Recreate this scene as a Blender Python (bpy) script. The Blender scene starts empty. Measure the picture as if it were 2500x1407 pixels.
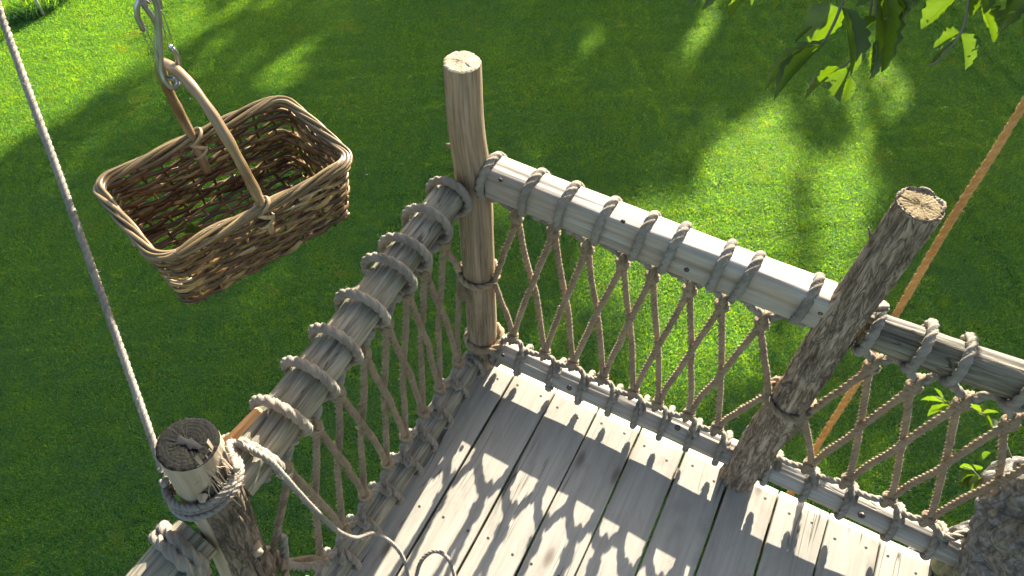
import bpy, math, random
import numpy as np
from mathutils import Vector, Matrix

# ------------------------------------------------------------------ camera, sky, sun, exposure
scene = bpy.context.scene
PI = math.pi
PITCH, ROLL, YAW = 0.931865817, 0.00782822457, 0.474018013
CAM = np.array([0.663334647, -1.05215520, 2.03190335])
FPX, PW, PH = 1739.50662, 2500.0, 1407.0
ROTM = (Matrix.Rotation(YAW, 3, 'Z') @ Matrix.Rotation(PI/2 - PITCH, 3, 'X') @ Matrix.Rotation(ROLL, 3, 'Z'))
cd = bpy.data.cameras.new('camera'); cam = bpy.data.objects.new('camera', cd)
scene.collection.objects.link(cam)
cam.matrix_world = Matrix.Translation(Vector(CAM)) @ ROTM.to_4x4()
cd.sensor_width = 36.0; cd.lens = 36.0*FPX/PW; cd.clip_start = 0.01; cd.clip_end = 1500
scene.camera = cam

SUN_EL = math.radians(22.0)
SUN_D = np.array([0.030*math.cos(SUN_EL), -math.cos(SUN_EL), -math.sin(SUN_EL)])   # the way the light travels
SUN_D /= np.linalg.norm(SUN_D)
w = bpy.data.worlds.new('World'); scene.world = w; w.use_nodes = True
wn = w.node_tree; wn.nodes.clear()
sky = wn.nodes.new('ShaderNodeTexSky'); sky.sky_type = 'NISHITA'; sky.sun_disc = False
sky.sun_elevation = SUN_EL; sky.dust_density = 2.6; sky.ozone_density = 0.7; sky.air_density = 0.9
sky.sun_rotation = math.atan2(-SUN_D[0], -SUN_D[1])
bg = wn.nodes.new('ShaderNodeBackground'); bg.inputs[1].default_value = 0.085
wo = wn.nodes.new('ShaderNodeOutputWorld')
wn.links.new(sky.outputs[0], bg.inputs[0]); wn.links.new(bg.outputs[0], wo.inputs[0])
sl = bpy.data.lights.new('sun', 'SUN'); sl.energy = 5.0; sl.angle = math.radians(0.53); sl.color = (1.0, 0.945, 0.85)
so = bpy.data.objects.new('sun', sl); scene.collection.objects.link(so)
so.rotation_euler = Vector(SUN_D).to_track_quat('-Z', 'Y').to_euler(); so.location = (0, 20, 12)
vs = scene.view_settings
vs.view_transform = 'Standard'; vs.look = 'None'; vs.gamma = 1.0; vs.use_curve_mapping = False
vs.exposure = 2.10
scene.cycles.max_bounces = 4; scene.cycles.diffuse_bounces = 3; scene.cycles.use_adaptive_sampling = True; scene.cycles.adaptive_threshold = 0.02; scene.cycles.transmission_bounces = 3; scene.cycles.glossy_bounces = 2; scene.cycles.transparent_max_bounces = 8
scene.cycles.use_denoising = True

GZ = -3.0                                   # lawn height; the deck top is z = 0

# ------------------------------------------------------------------ helpers
def ray(px, py):
    d = ROTM @ Vector(((px-PW/2)/FPX, -(py-PH/2)/FPX, -1.0)); return np.array(d)
def atz(px, py, z):
    d = ray(px, py); return CAM + d*((z-CAM[2])/d[2])
def aty(px, py, y):
    d = ray(px, py); return CAM + d*((y-CAM[1])/d[1])
def atx(px, py, x):
    d = ray(px, py); return CAM + d*((x-CAM[0])/d[0])
def atd(px, py, dist):
    d = ray(px, py); return CAM + d*(dist/np.linalg.norm(d))

RNG = np.random.default_rng(7)
COL = scene.collection
def A(*v): return np.array(v, float)
def unit(v): return v/(np.linalg.norm(v)+1e-12)

def sines(seed, n=10, fa=(1, 6), fb=(1, 6), inta=False, intb=False):
    """smooth noise in two variables: a sum of sine waves"""
    g = np.random.default_rng(seed)
    ka = g.uniform(fa[0], fa[1], n); kb = g.uniform(fb[0], fb[1], n)*np.where(g.random(n) < .5, -1, 1)
    if inta: ka = np.round(ka)
    if intb: kb = np.round(kb)
    ph = g.uniform(0, 2*PI, n); am = g.uniform(.5, 1, n); am /= np.sqrt((am**2).sum()/2)
    def f(a, b):
        a = np.asarray(a, float); b = np.asarray(b, float)
        return sum(am[i]*np.sin(ka[i]*a + kb[i]*b + ph[i]) for i in range(n))
    return f

def spline(pts, step, closed=False):
    P = np.array(pts, float); n = len(P); out = []
    segs = n if closed else n-1
    for i in range(segs):
        if closed: p0, p1, p2, p3 = P[(i-1) % n], P[i], P[(i+1) % n], P[(i+2) % n]
        else:
            p1, p2 = P[i], P[i+1]
            p0 = P[i-1] if i > 0 else 2*p1-p2
            p3 = P[i+2] if i+2 < n else 2*p2-p1
        m = max(2, int(math.ceil(np.linalg.norm(p2-p1)/step)))
        t = (np.arange(m)/m)[:, None]
        out.append(.5*((2*p1)+(-p0+p2)*t+(2*p0-5*p1+4*p2-p3)*t**2+(-p0+3*p1-3*p2+p3)*t**3))
    if not closed: out.append(P[-1:])
    return np.concatenate(out)

def frames(path, closed=False, up=None):
    n = len(path)
    T = np.zeros_like(path)
    if closed: T = np.roll(path, -1, 0)-np.roll(path, 1, 0)
    else:
        T[1:-1] = path[2:]-path[:-2]; T[0] = path[1]-path[0]; T[-1] = path[-1]-path[-2]
    T /= np.linalg.norm(T, axis=1)[:, None]+1e-12
    U = np.zeros_like(path); V = np.zeros_like(path)
    if up is not None:
        up = np.array(up, float)
        for i in range(n):
            s = unit(np.cross(up, T[i])); U[i] = s; V[i] = np.cross(T[i], s)
        return T, U, V
    a = A(0, 0, 1) if abs(T[0][2]) < .9 else A(1, 0, 0)
    u = unit(np.cross(T[0], a))
    for i in range(n):
        u = unit(u-T[i]*(u@T[i])); U[i] = u; V[i] = np.cross(T[i], u)
    return T, U, V

class MB:
    """collects vertices and faces of ONE mesh"""
    def __init__(s): s.v = []; s.f = []; s.gc = []; s.bk = []; s.n = 0
    def add(s, v, f, gc=None, bk=None):
        v = np.asarray(v, float); s.v.append(v)
        s.f += [tuple(int(i)+s.n for i in q) for q in f]
        s.gc.append(np.asarray(gc, float) if gc is not None else v.copy())
        s.bk.append(np.asarray(bk, float) if bk is not None else np.zeros(len(v)))
        s.n += len(v); return s
    def build(s, name, mat, parent=None, smooth=True):
        V = np.concatenate(s.v)
        if parent is not None: V = V-np.array(root_loc(parent))
        me = bpy.data.meshes.new(name); me.from_pydata(V.tolist(), [], s.f)
        at = me.attributes.new('gc', 'FLOAT_VECTOR', 'POINT'); at.data.foreach_set('vector', np.concatenate(s.gc).ravel())
        at = me.attributes.new('bk', 'FLOAT', 'POINT'); at.data.foreach_set('value', np.concatenate(s.bk).ravel())
        me.materials.append(mat)
        if smooth: me.polygons.foreach_set('use_smooth', [True]*len(me.polygons))
        o = bpy.data.objects.new(name, me); COL.objects.link(o)
        if parent is not None: o.parent = parent
        return o
def root_loc(o):
    l = Vector((0, 0, 0))
    while o is not None: l += o.location; o = o.parent
    return l
def empty(name, loc, label, cat, group=None):
    o = bpy.data.objects.new(name, None); o.empty_display_size = .05; COL.objects.link(o); o.location = Vector(loc)
    return tag(o, label, cat, group)
def tag(o, label=None, cat=None, group=None, kind=None):
    for k, v in (('label', label), ('category', cat), ('group', group), ('kind', kind)):
        if v: o[k] = v
    return o
def share(src, name, parent, loc, rot=None, scale=None):
    o = bpy.data.objects.new(name, src); COL.objects.link(o); o.parent = parent
    o.location = Vector(loc)-root_loc(parent)
    if rot is not None: o.rotation_euler = rot
    if scale is not None: o.scale = scale
    return o

def grid_faces(n, m, closed_n=False, closed_m=True):
    f = []
    for i in range(n if closed_n else n-1):
        i2 = (i+1) % n
        for j in range(m if closed_m else m-1):
            j2 = (j+1) % m
            f.append((i*m+j, i*m+j2, i2*m+j2, i2*m+j))
    return f

def tube(mb, path, r, nseg=8, closed=False, caps=True, prof=None, twist=0.0, off=0.0, up=None, bk=None, squash=None):
    """sweep a round (or lobed: prof) section along a path"""
    path = np.asarray(path, float); n = len(path)
    T, U, V = frames(path, closed, up)
    d = np.linalg.norm(np.diff(path, axis=0), axis=1); s = np.concatenate([[0], np.cumsum(d)])
    th = np.arange(nseg)*2*PI/nseg
    rr = (r(s/s[-1]) if callable(r) else np.full(n, r))
    pr = prof(th) if prof is not None else np.ones(nseg)
    ang = th[None, :]+twist*s[:, None]
    R = rr[:, None]*pr[None, :]
    su, sv = squash if squash else (1, 1)
    X = path[:, None, :]+(np.cos(ang)*R*su)[..., None]*U[:, None, :]+(np.sin(ang)*R*sv)[..., None]*V[:, None, :]
    v = X.reshape(-1, 3)
    gc = np.stack([np.repeat(s, nseg)+off, np.tile(th*rr.mean(), n), np.full(n*nseg, off*3.1)], 1)
    f = grid_faces(n, nseg, closed)
    if caps and not closed:
        f.append(tuple(range(nseg))[::-1]); f.append(tuple((n-1)*nseg+j for j in range(nseg)))
    mb.add(v, f, gc, bk)

def rope_prof(th):
    out = np.zeros_like(th); q, rs = .50, .50
    for k in range(3):
        ph = (th-k*2*PI/3+PI) % (2*PI)-PI
        x = q*np.cos(ph)+np.sqrt(np.maximum(rs**2-(q*np.sin(ph))**2, 0))
        out = np.maximum(out, np.where(abs(ph) < 1.3, x, 0))
    return out
def rope(mb, pts, r, step=None, fuzz=0, pitch=7.0, raw=False, nseg=12, lob=1.0):
    step = step or r*.6
    path = np.asarray(pts, float) if raw else spline(pts, step)
    tube(mb, path, r, nseg, prof=lambda th: lob*rope_prof(th)+(1-lob)*.93, twist=2*PI/(pitch*r), off=float(RNG.uniform(0, 50)))
    if fuzz:
        T, U, V = frames(path); L = np.linalg.norm(np.diff(path, axis=0), axis=1).sum()
        k = int(fuzz*L)
        for _ in range(k):
            i = int(RNG.integers(0, len(path))); a = RNG.uniform(0, 2*PI)
            nrm = math.cos(a)*U[i]+math.sin(a)*V[i]
            b = path[i]+nrm*r*.85
            dr = unit(nrm*.8+T[i]*RNG.uniform(-1, 1)+RNG.normal(0, .3, 3)); l = RNG.uniform(.5, 1.6)*.0075
            sd = unit(np.cross(dr, nrm)+1e-6)*.00034
            v = [b-sd, b+sd, b+dr*l]
            mb.add(v, [(0, 1, 2)], np.tile(A(i*.01, 0, 0), (3, 1)))

# ------------------------------------------------------------------ materials
def mat(name):
    m = bpy.data.materials.new(name); m.use_nodes = True
    nt = m.node_tree; b = nt.nodes['Principled BSDF']; return m, nt, b
def nd(nt, typ, **kw):
    n = nt.nodes.new('ShaderNode'+typ)
    for k, v in kw.items():
        if k.startswith('i_'):
            key = k[2:].replace('_', ' '); n.inputs[key].default_value = v
        else: setattr(n, k, v)
    return n
def lk(nt, a, b): nt.links.new(a, b)
def ramp(nt, fac, stops):
    r = nt.nodes.new('ShaderNodeValToRGB'); e = r.color_ramp.elements
    while len(e) < len(stops): e.new(.5)
    for i, (p, c) in enumerate(stops): e[i].position = p; e[i].color = (c[0], c[1], c[2], 1)
    lk(nt, fac, r.inputs[0]); return r.outputs[0]
def mix(nt, fac, a, b, mode='MIX'):
    m = nt.nodes.new('ShaderNodeMix'); m.data_type = 'RGBA'; m.blend_type = mode
    for inp, val in ((m.inputs[0], fac), (m.inputs[6], a), (m.inputs[7], b)):
        if hasattr(val, 'links') or isinstance(val, bpy.types.NodeSocket): lk(nt, val, inp)
        else: inp.default_value = val if not isinstance(val, tuple) else (val[0], val[1], val[2], 1)
    return m.outputs[2]
def math_(nt, op, a, b=None, c=None):
    m = nt.nodes.new('ShaderNodeMath'); m.operation = op
    for i, x in enumerate((a, b, c)):
        if x is None: continue
        if isinstance(x, bpy.types.NodeSocket): lk(nt, x, m.inputs[i])
        else: m.inputs[i].default_value = x
    return m.outputs[0]
def gcs(nt, sc, attr='gc'):
    a = nd(nt, 'Attribute', attribute_name=attr)
    m = nd(nt, 'Mapping'); m.inputs['Scale'].default_value = sc
    lk(nt, a.outputs['Vector'], m.inputs['Vector']); return m.outputs[0]
def noise(nt, vec, scale=1, detail=4, rough=.55, dist=0):
    n = nd(nt, 'TexNoise', i_Scale=scale, i_Detail=detail, i_Roughness=rough, i_Distortion=dist)
    lk(nt, vec, n.inputs['Vector']); return n.outputs['Fac']
def bump(nt, b, h, strength=.5, dist=.002):
    n = nd(nt, 'Bump', i_Strength=strength, i_Distance=dist); lk(nt, h, n.inputs['Height']); lk(nt, n.outputs[0], b.inputs['Normal'])

def wood_mat(name, light, mid, dark, along=5, across=170, stain=(.10, .085, .055), stain_amt=.5, rough=.65, spec=.35, knots=False, cracks=.5, bumpd=.0015):
    m, nt, b = mat(name)
    g1 = noise(nt, gcs(nt, (along, across, across)), 1, 6, .62, .4)
    g2 = noise(nt, gcs(nt, (along*.5, across*.22, across*.22)), 1, 4, .6, .3)
    c = ramp(nt, g1, [(.36, dark), (.49, mid), (.62, light)])
    c2 = ramp(nt, g2, [(.38, dark), (.5, mid), (.61, light)])
    c = mix(nt, .45, c, c2)
    st = noise(nt, gcs(nt, (6, 14, 14)), 1, 5, .65, .8)
    sf = math_(nt, 'MULTIPLY', ramp(nt, st, [(.50, (0, 0, 0)), (.70, (1, 1, 1))]), stain_amt)
    c = mix(nt, sf, c, stain)
    # thin drying cracks that run with the grain
    cr = noise(nt, gcs(nt, (along*.55, across*.30, across*.30)), 1, 2, .5, .6)
    cl = math_(nt, 'ABSOLUTE', math_(nt, 'SUBTRACT', cr, .5))
    cf = ramp(nt, cl, [(.0, (1, 1, 1)), (.016, (0, 0, 0))])
    cm = ramp(nt, noise(nt, gcs(nt, (2.5, 9, 9)), 1, 2), [(.52, (0, 0, 0)), (.60, (1, 1, 1))])
    cf = math_(nt, 'MULTIPLY', math_(nt, 'MULTIPLY', cf, cm), cracks)
    c = mix(nt, cf, c, (.035, .028, .02))
    h = math_(nt, 'SUBTRACT', math_(nt, 'ADD', g1, math_(nt, 'MULTIPLY', g2, .6)), math_(nt, 'MULTIPLY', cf, 1.5))
    if knots:
        vo = nd(nt, 'TexVoronoi', i_Scale=1.0, voronoi_dimensions='2D'); lk(nt, gcs(nt, (3.0, 8.0, 1)), vo.inputs['Vector'])
        sep = nd(nt, 'SeparateColor'); lk(nt, vo.outputs['Color'], sep.inputs[0])
        has = math_(nt, 'GREATER_THAN', sep.outputs[0], .66)
        k1 = ramp(nt, vo.outputs['Distance'], [(.03, (1, 1, 1)), (.08, (.6, .6, .6)), (.11, (.15, .15, .15)), (.20, (0, 0, 0))])
        kf = math_(nt, 'MULTIPLY', math_(nt, 'MULTIPLY', k1, has), .85)
        c = mix(nt, kf, c, (.13, .095, .065))
    lk(nt, c, b.inputs['Base Color'])
    b.inputs['Roughness'].default_value = rough; b.inputs['Specular IOR Level'].default_value = spec
    bump(nt, b, h, .7, bumpd)
    return m

M = {}
M['peeled'] = wood_mat('peeled_cedar', (.38, .285, .18), (.275, .198, .118), (.12, .08, .045), 6, 190, (.16, .10, .06), .45)
M['grey'] = wood_mat('weathered_grey_log', (.40, .355, .255), (.245, .212, .142), (.060, .050, .031), 7, 150, (.13, .115, .06), .55, cracks=.9, bumpd=.003)
M['pale'] = wood_mat('pale_hewn_rail', (.42, .37, .29), (.335, .29, .22), (.20, .168, .125), 4, 130, (.36, .23, .13), .5, .55, .45, cracks=.7)
M['plank'] = wood_mat('deck_plank', (.41, .372, .295), (.36, .325, .255), (.295, .263, .203), 2.2, 95, (.24, .215, .168), .65, .45, .5, True, .9, .0008)
M['joist'] = wood_mat('joist_wood', (.28, .19, .11), (.22, .15, .09), (.12, .08, .05), 4, 120)
def bark_mat(name, a, b_, c_, peel=None):
    m, nt, b = mat(name)
    n1 = noise(nt, gcs(nt, (15, 85, 85)), 1, 7, .66, .9)
    n2 = noise(nt, gcs(nt, (9, 26, 26)), 1, 4, .6)
    fr_ = math_(nt, 'ABSOLUTE', math_(nt, 'SUBTRACT', noise(nt, gcs(nt, (8, 48, 48)), 1, 3, .6, 1.2), .5))
    c = mix(nt, .4, ramp(nt, n1, [(.38, c_), (.5, b_), (.63, a)]), ramp(nt, n2, [(.38, c_), (.5, b_), (.62, a)]))
    c = mix(nt, ramp(nt, fr_, [(.0, (.9, .9, .9)), (.045, (0, 0, 0))]), c, c_)
    hgt = math_(nt, 'ADD', n1, math_(nt, 'MINIMUM', math_(nt, 'MULTIPLY', fr_, 9.0), .9))
    if peel:
        at = nd(nt, 'Attribute', attribute_name='bk')
        p1 = noise(nt, gcs(nt, (5, 60, 60)), 1, 4, .5)
        cp = ramp(nt, p1, [(.35, peel[1]), (.62, peel[0])])
        f = ramp(nt, math_(nt, 'ADD', at.outputs['Fac'], math_(nt, 'MULTIPLY', math_(nt, 'SUBTRACT', n2, .5), .5)), [(.40, (0, 0, 0)), (.50, (1, 1, 1))])
        c = mix(nt, f, cp, c); hgt = math_(nt, 'MULTIPLY', hgt, math_(nt, 'ADD', f, .06))
    lk(nt, c, b.inputs['Base Color']); b.inputs['Roughness'].default_value = .8; b.inputs['Specular IOR Level'].default_value = .25
    bump(nt, b, hgt, .9, .004)
    return m
M['cedar_bark'] = bark_mat('cedar_bark', (.52, .40, .28), (.34, .25, .168), (.095, .066, .043))
M['half_bark'] = bark_mat('half_peeled_bark', (.29, .225, .155), (.17, .125, .085), (.045, .033, .022), ((.42, .325, .225), (.31, .225, .145)))
def oak_bark():
    m, nt, b = mat('oak_bark')
    at = nd(nt, 'Attribute', attribute_name='bk')
    n1 = noise(nt, gcs(nt, (55, 55, 55)), 1, 8, .7)
    vo = nd(nt, 'TexVoronoi', i_Scale=1.0, feature='DISTANCE_TO_EDGE'); lk(nt, gcs(nt, (11, 30, 30)), vo.inputs['Vector'])
    c = ramp(nt, n1, [(.34, (.085, .075, .062)), (.5, (.20, .18, .155)), (.66, (.38, .355, .31))])
    c = mix(nt, ramp(nt, vo.outputs['Distance'], [(.0, (.55, .55, .55)), (.07, (0, 0, 0))]), c, (.035, .03, .025))
    li = noise(nt, gcs(nt, (14, 14, 14)), 1, 5, .7)
    c = mix(nt, ramp(nt, li, [(.60, (0, 0, 0)), (.66, (.8, .8, .8))]), c, (.24, .245, .22))
    l2 = noise(nt, gcs(nt, (19, 19, 23)), 1, 4, .7)
    c = mix(nt, ramp(nt, l2, [(.66, (0, 0, 0)), (.70, (1, 1, 1))]), c, (.30, .21, .05))
    c = mix(nt, at.outputs['Fac'], c, mix(nt, n1, (.10, .11, .03), (.36, .35, .16)))
    lk(nt, c, b.inputs['Base Color']); b.inputs['Roughness'].default_value = .85; b.inputs['Specular IOR Level'].default_value = .25
    bump(nt, b, math_(nt, 'ADD', n1, math_(nt, 'MULTIPLY', vo.outputs['Distance'], 1.6)), 1.0, .008)
    return m
M['oak_bark'] = oak_bark()
def cut_mat(name, light, dark, ring):
    m, nt, b = mat(name)
    a = nd(nt, 'Attribute', attribute_name='gc')
    wv = nd(nt, 'TexWave', wave_type='RINGS', rings_direction='Z', i_Scale=ring, i_Distortion=3.0, i_Detail=3.0)
    lk(nt, a.outputs['Vector'], wv.inputs['Vector'])
    n1 = noise(nt, gcs(nt, (160, 160, 160)), 1, 6, .7)
    n2 = noise(nt, gcs(nt, (28, 28, 28)), 1, 3, .6)
    c = mix(nt, .80, ramp(nt, wv.outputs['Fac'], [(.1, dark), (.9, light)]), ramp(nt, n1, [(.36, dark), (.60, light)]))
    sp_ = nd(nt, 'SeparateXYZ'); lk(nt, a.outputs['Vector'], sp_.inputs[0])
    an_ = math_(nt, 'ARCTAN2', sp_.outputs[0], sp_.outputs[1])
    cv = nd(nt, 'CombineXYZ'); lk(nt, an_, cv.inputs[0]); lk(nt, math_(nt, 'MULTIPLY', n1, .12), cv.inputs[1])
    ck = math_(nt, 'ABSOLUTE', math_(nt, 'SUBTRACT', noise(nt, cv.outputs[0], 1.1, 2, .5), .5))
    c = mix(nt, ramp(nt, ck, [(.0, (.45, .45, .45)), (.006, (0, 0, 0))]), c, (.04, .03, .018))
    c = mix(nt, ramp(nt, n2, [(.40, (.6, .6, .6)), (.6, (0, 0, 0))]), c, dark)
    lk(nt, c, b.inputs['Base Color']); b.inputs['Roughness'].default_value = .85; b.inputs['Specular IOR Level'].default_value = .15
    bump(nt, b, math_(nt, 'ADD', n1, math_(nt, 'MULTIPLY', wv.outputs['Fac'], .10)), .9, .002)
    return m
M['cut_pale'] = cut_mat('sawn_end_pale', (.56, .49, .36), (.28, .21, .11), 55)
M['cut_tan'] = cut_mat('sawn_end_tan', (.34, .265, .14), (.15, .105, .045), 60)
M['cut_dark'] = cut_mat('sawn_end_dark_shaded', (.020, .019, .013), (.006, .006, .005), 60)  # weathered dark wood, darkened further to carry the shade on the post top
def rope_mat(name, a, b_, c_, sheen=.3, trans=.0):
    m, nt, b = mat(name)
    n1 = noise(nt, gcs(nt, (90, 420, 100)), 1, 5, .65)
    n2 = noise(nt, gcs(nt, (11, 11, 11)), 1, 3, .6)
    c = mix(nt, .5, ramp(nt, n1, [(.30, c_), (.5, b_), (.70, a)]), ramp(nt, n2, [(.33, c_), (.5, b_), (.66, a)]))
    lk(nt, c, b.inputs['Base Color']); b.inputs['Roughness'].default_value = .9; b.inputs['Specular IOR Level'].default_value = .15
    b.inputs['Sheen Weight'].default_value = sheen; b.inputs['Sheen Roughness'].default_value = .5
    bump(nt, b, n1, .9, .0025)
    if trans:
        out = nt.nodes['Material Output']; t = nd(nt, 'BsdfTranslucent'); lk(nt, c, t.inputs[0])
        mx = nd(nt, 'MixShader'); mx.inputs[0].default_value = trans
        lk(nt, b.outputs[0], mx.inputs[1]); lk(nt, t.outputs[0], mx.inputs[2]); lk(nt, mx.outputs[0], out.inputs[0])
    return m
M['hemp'] = rope_mat('hemp_net_rope', (.50, .37, .215), (.37, .262, .148), (.19, .128, .068), .2, .18)
M['hemp_grey'] = rope_mat('greyed_lashing_rope', (.44, .375, .275), (.33, .275, .195), (.17, .135, .09), .2, .12)
M['white_rope'] = rope_mat('white_cord', (.44, .38, .305), (.35, .30, .235), (.22, .185, .14), .05, .1)
M['orange_rope'] = rope_mat('orange_sisal_rope', (.70, .46, .18), (.56, .33, .10), (.34, .18, .05), .2, .2)
def simple(name, col, rough=.5, metal=0, spec=.5):
    m, nt, b = mat(name)
    n = noise(nt, gcs(nt, (70, 70, 70)), 1, 4, .6)
    lk(nt, mix(nt, n, tuple(x*.7 for x in col), tuple(min(1, x*1.25) for x in col)), b.inputs['Base Color'])
    b.inputs['Roughness'].default_value = rough; b.inputs['Metallic'].default_value = metal; b.inputs['Specular IOR Level'].default_value = spec
    return m
M['steel'] = simple('brushed_steel', (.40, .40, .41), .34, 1)
M['bolt'] = simple('rusty_bolt', (.10, .08, .065), .5, .7)
M['splinter'] = wood_mat('fresh_cedar_split', (.62, .36, .16), (.50, .27, .11), (.30, .15, .06), 8, 220)
M['stake'] = simple('weathered_stake', (.42, .40, .34), .6)
def wicker_mat():
    m, nt, b = mat('wicker_rod')
    oi = nd(nt, 'ObjectInfo')
    n1 = noise(nt, gcs(nt, (9, 160, 40)), 1, 5, .6)
    n2 = noise(nt, gcs(nt, (13, 13, 30)), 1, 3, .6)
    base = ramp(nt, oi.outputs['Random'], [(.0, (.070, .032, .010)), (.45, (.115, .057, .019)), (.8, (.20, .112, .038)), (1, (.085, .042, .014))])
    c = mix(nt, ramp(nt, n2, [(.50, (0, 0, 0)), (.64, (1, 1, 1))]), base, (.40, .26, .09))
    c = mix(nt, ramp(nt, n1, [(.40, (.8, .8, .8)), (.52, (0, 0, 0))]), c, (.026, .012, .005))
    lk(nt, c, b.inputs['Base Color']); b.inputs['Roughness'].default_value = .32; b.inputs['Specular IOR Level'].default_value = .5
    bump(nt, b, n1, .5, .0008)
    return m
M['wicker'] = wicker_mat()
M['rim'] = wood_mat('wicker_rim_rod', (.34, .245, .11), (.16, .102, .04), (.042, .025, .010), 6, 220, (.05, .028, .011), .7, .30, .5)
M['handle'] = wood_mat('handle_cane', (.34, .235, .12), (.22, .14, .065), (.10, .055, .024), 7, 120, (.075, .033, .012), .9, .35, .5)
M['strip'] = wood_mat('split_cane_strip', (.48, .36, .20), (.34, .24, .12), (.18, .11, .05), 8, 220, (.30, .19, .08), .4, .4, .5)
def leaf_mat(name, top, under, trans, tfac=.5, rough=.38):
    m, nt, b = mat(name)
    oi = nd(nt, 'ObjectInfo')
    n1 = noise(nt, gcs(nt, (60, 60, 60)), 1, 4, .6)
    c = mix(nt, n1, tuple(x*.7 for x in top), tuple(x*1.25 for x in top))
    c = mix(nt, math_(nt, 'MULTIPLY', oi.outputs['Random'], .4), c, under)
    a_ = nd(nt, 'Attribute', attribute_name='gc'); sx = nd(nt, 'SeparateXYZ'); lk(nt, a_.outputs['Vector'], sx.inputs[0])
    ay = math_(nt, 'ABSOLUTE', sx.outputs[1]); sv = math_(nt, 'SUBTRACT', sx.outputs[0], math_(nt, 'MULTIPLY', ay, 1.1))
    vn = math_(nt, 'MAXIMUM', ramp(nt, ay, [(.0, (1, 1, 1)), (.0011, (0, 0, 0))]), ramp(nt, math_(nt, 'SINE', math_(nt, 'MULTIPLY', sv, 900.0)), [(.90, (0, 0, 0)), (.99, (.7, .7, .7))]))
    c = mix(nt, math_(nt, 'MULTIPLY', vn, .5), c, (.12, .16, .05)); bump(nt, b, vn, .4, .0006)
    lk(nt, c, b.inputs['Base Color']); b.inputs['Roughness'].default_value = rough; b.inputs['Specular IOR Level'].default_value = .45
    t = nd(nt, 'BsdfTranslucent')
    lk(nt, mix(nt, math_(nt, 'MULTIPLY', vn, .55), mix(nt, n1, tuple(x*.75 for x in trans), trans), tuple(x*.35 for x in trans)), t.inputs[0])
    mx = nd(nt, 'MixShader'); mx.inputs[0].default_value = tfac
    lk(nt, b.outputs[0], mx.inputs[1]); lk(nt, t.outputs[0], mx.inputs[2]); lk(nt, mx.outputs[0], nt.nodes['Material Output'].inputs[0])
    return m
M['leaf'] = leaf_mat('oak_leaf', (.022, .048, .008), (.045, .065, .022), (.26, .44, .006), .32, .30)
M['crown_leaf'] = leaf_mat('crown_leaf', (.05, .09, .025), (.08, .11, .05), (.12, .20, .02), .35, .5)
def grass_mat():
    m, nt, b = mat('grass_blade')
    geo = nd(nt, 'NewGeometry'); oi = nd(nt, 'ObjectInfo')
    at = nd(nt, 'Attribute', attribute_name='tint')
    mp = nd(nt, 'Mapping'); lk(nt, geo.outputs['Position'], mp.inputs[0])
    n1 = noise(nt, mp.outputs[0], 1.3, 5, .65)
    n2 = noise(nt, mp.outputs[0], 7.0, 3, .6)
    c = ramp(nt, at.outputs['Fac'], [(0, (.045, .11, .030)), (.45, (.108, .235, .125)), (.8, (.185, .31, .10)), (1, (.30, .32, .13))])
    c = mix(nt, ramp(nt, n1, [(.35, (.45, .45, .45)), (.6, (0, 0, 0))]), c, (.080, .18, .155))
    c = mix(nt, ramp(nt, n2, [(.52, (0, 0, 0)), (.72, (.5, .5, .5))]), c, (.19, .28, .05))
    n3 = noise(nt, mp.outputs[0], 110.0, 2, .6)
    c = mix(nt, ramp(nt, n3, [(.38, (.6, .6, .6)), (.50, (0, 0, 0))]), c, (.035, .088, .028))
    n4 = noise(nt, mp.outputs[0], 2.6, 5, .7, .6)
    c = mix(nt, ramp(nt, n4, [(.60, (0, 0, 0)), (.74, (.6, .6, .6))]), c, (.23, .235, .10))
    lk(nt, c, b.inputs['Base Color']); b.inputs['Roughness'].default_value = .45; b.inputs['Specular IOR Level'].default_value = .15
    t = nd(nt, 'BsdfTranslucent')
    tc = mix(nt, 1.0, c, (3.6, 3.2, .05), 'MULTIPLY')
    lk(nt, tc, t.inputs[0])
    mx = nd(nt, 'MixShader'); mx.inputs[0].default_value = .58
    lk(nt, b.outputs[0], mx.inputs[1]); lk(nt, t.outputs[0], mx.inputs[2]); lk(nt, mx.outputs[0], nt.nodes['Material Output'].inputs[0])
    return m
M['grass'] = grass_mat()
def lawn_mat():
    m, nt, b = mat('lawn_soil')
    geo = nd(nt, 'NewGeometry')
    n1 = noise(nt, geo.outputs['Position'], 3, 6, .7)
    lk(nt, ramp(nt, n1, [(.3, (.03, .065, .018)), (.55, (.06, .12, .03)), (.75, (.09, .15, .045))]), b.inputs['Base Color'])
    b.inputs['Roughness'].default_value = .9; b.inputs['Specular IOR Level'].default_value = .1
    return m
M['lawn'] = lawn_mat()

# ------------------------------------------------------------------ lawn (setting) and grass (stuff)
def lawn_z(x, y):
    return GZ+.020*np.sin(.9*x+.4*y+1)+.014*np.sin(1.7*y-.6*x)+.008*np.sin(3.1*x+2.3*y)
def build_lawn():
    near = np.linspace(-16, 12, 113); ny = np.linspace(-8, 24, 129)
    far = [400, 150, 60, 30]
    xs = np.concatenate([[-v for v in far], near, far[::-1]]); ys = np.concatenate([[-v for v in far], ny, far[::-1]])
    X, Y = np.meshgrid(xs, ys, indexing='ij')
    Z = lawn_z(X, Y)
    mb = MB(); v = np.stack([X, Y, Z], -1).reshape(-1, 3)
    mb.add(v, grid_faces(len(xs), len(ys), False, False))
    o = mb.build('lawn', M['lawn']); tag(o, 'green mown lawn seen far below the deck', kind='structure')
build_lawn()

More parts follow.
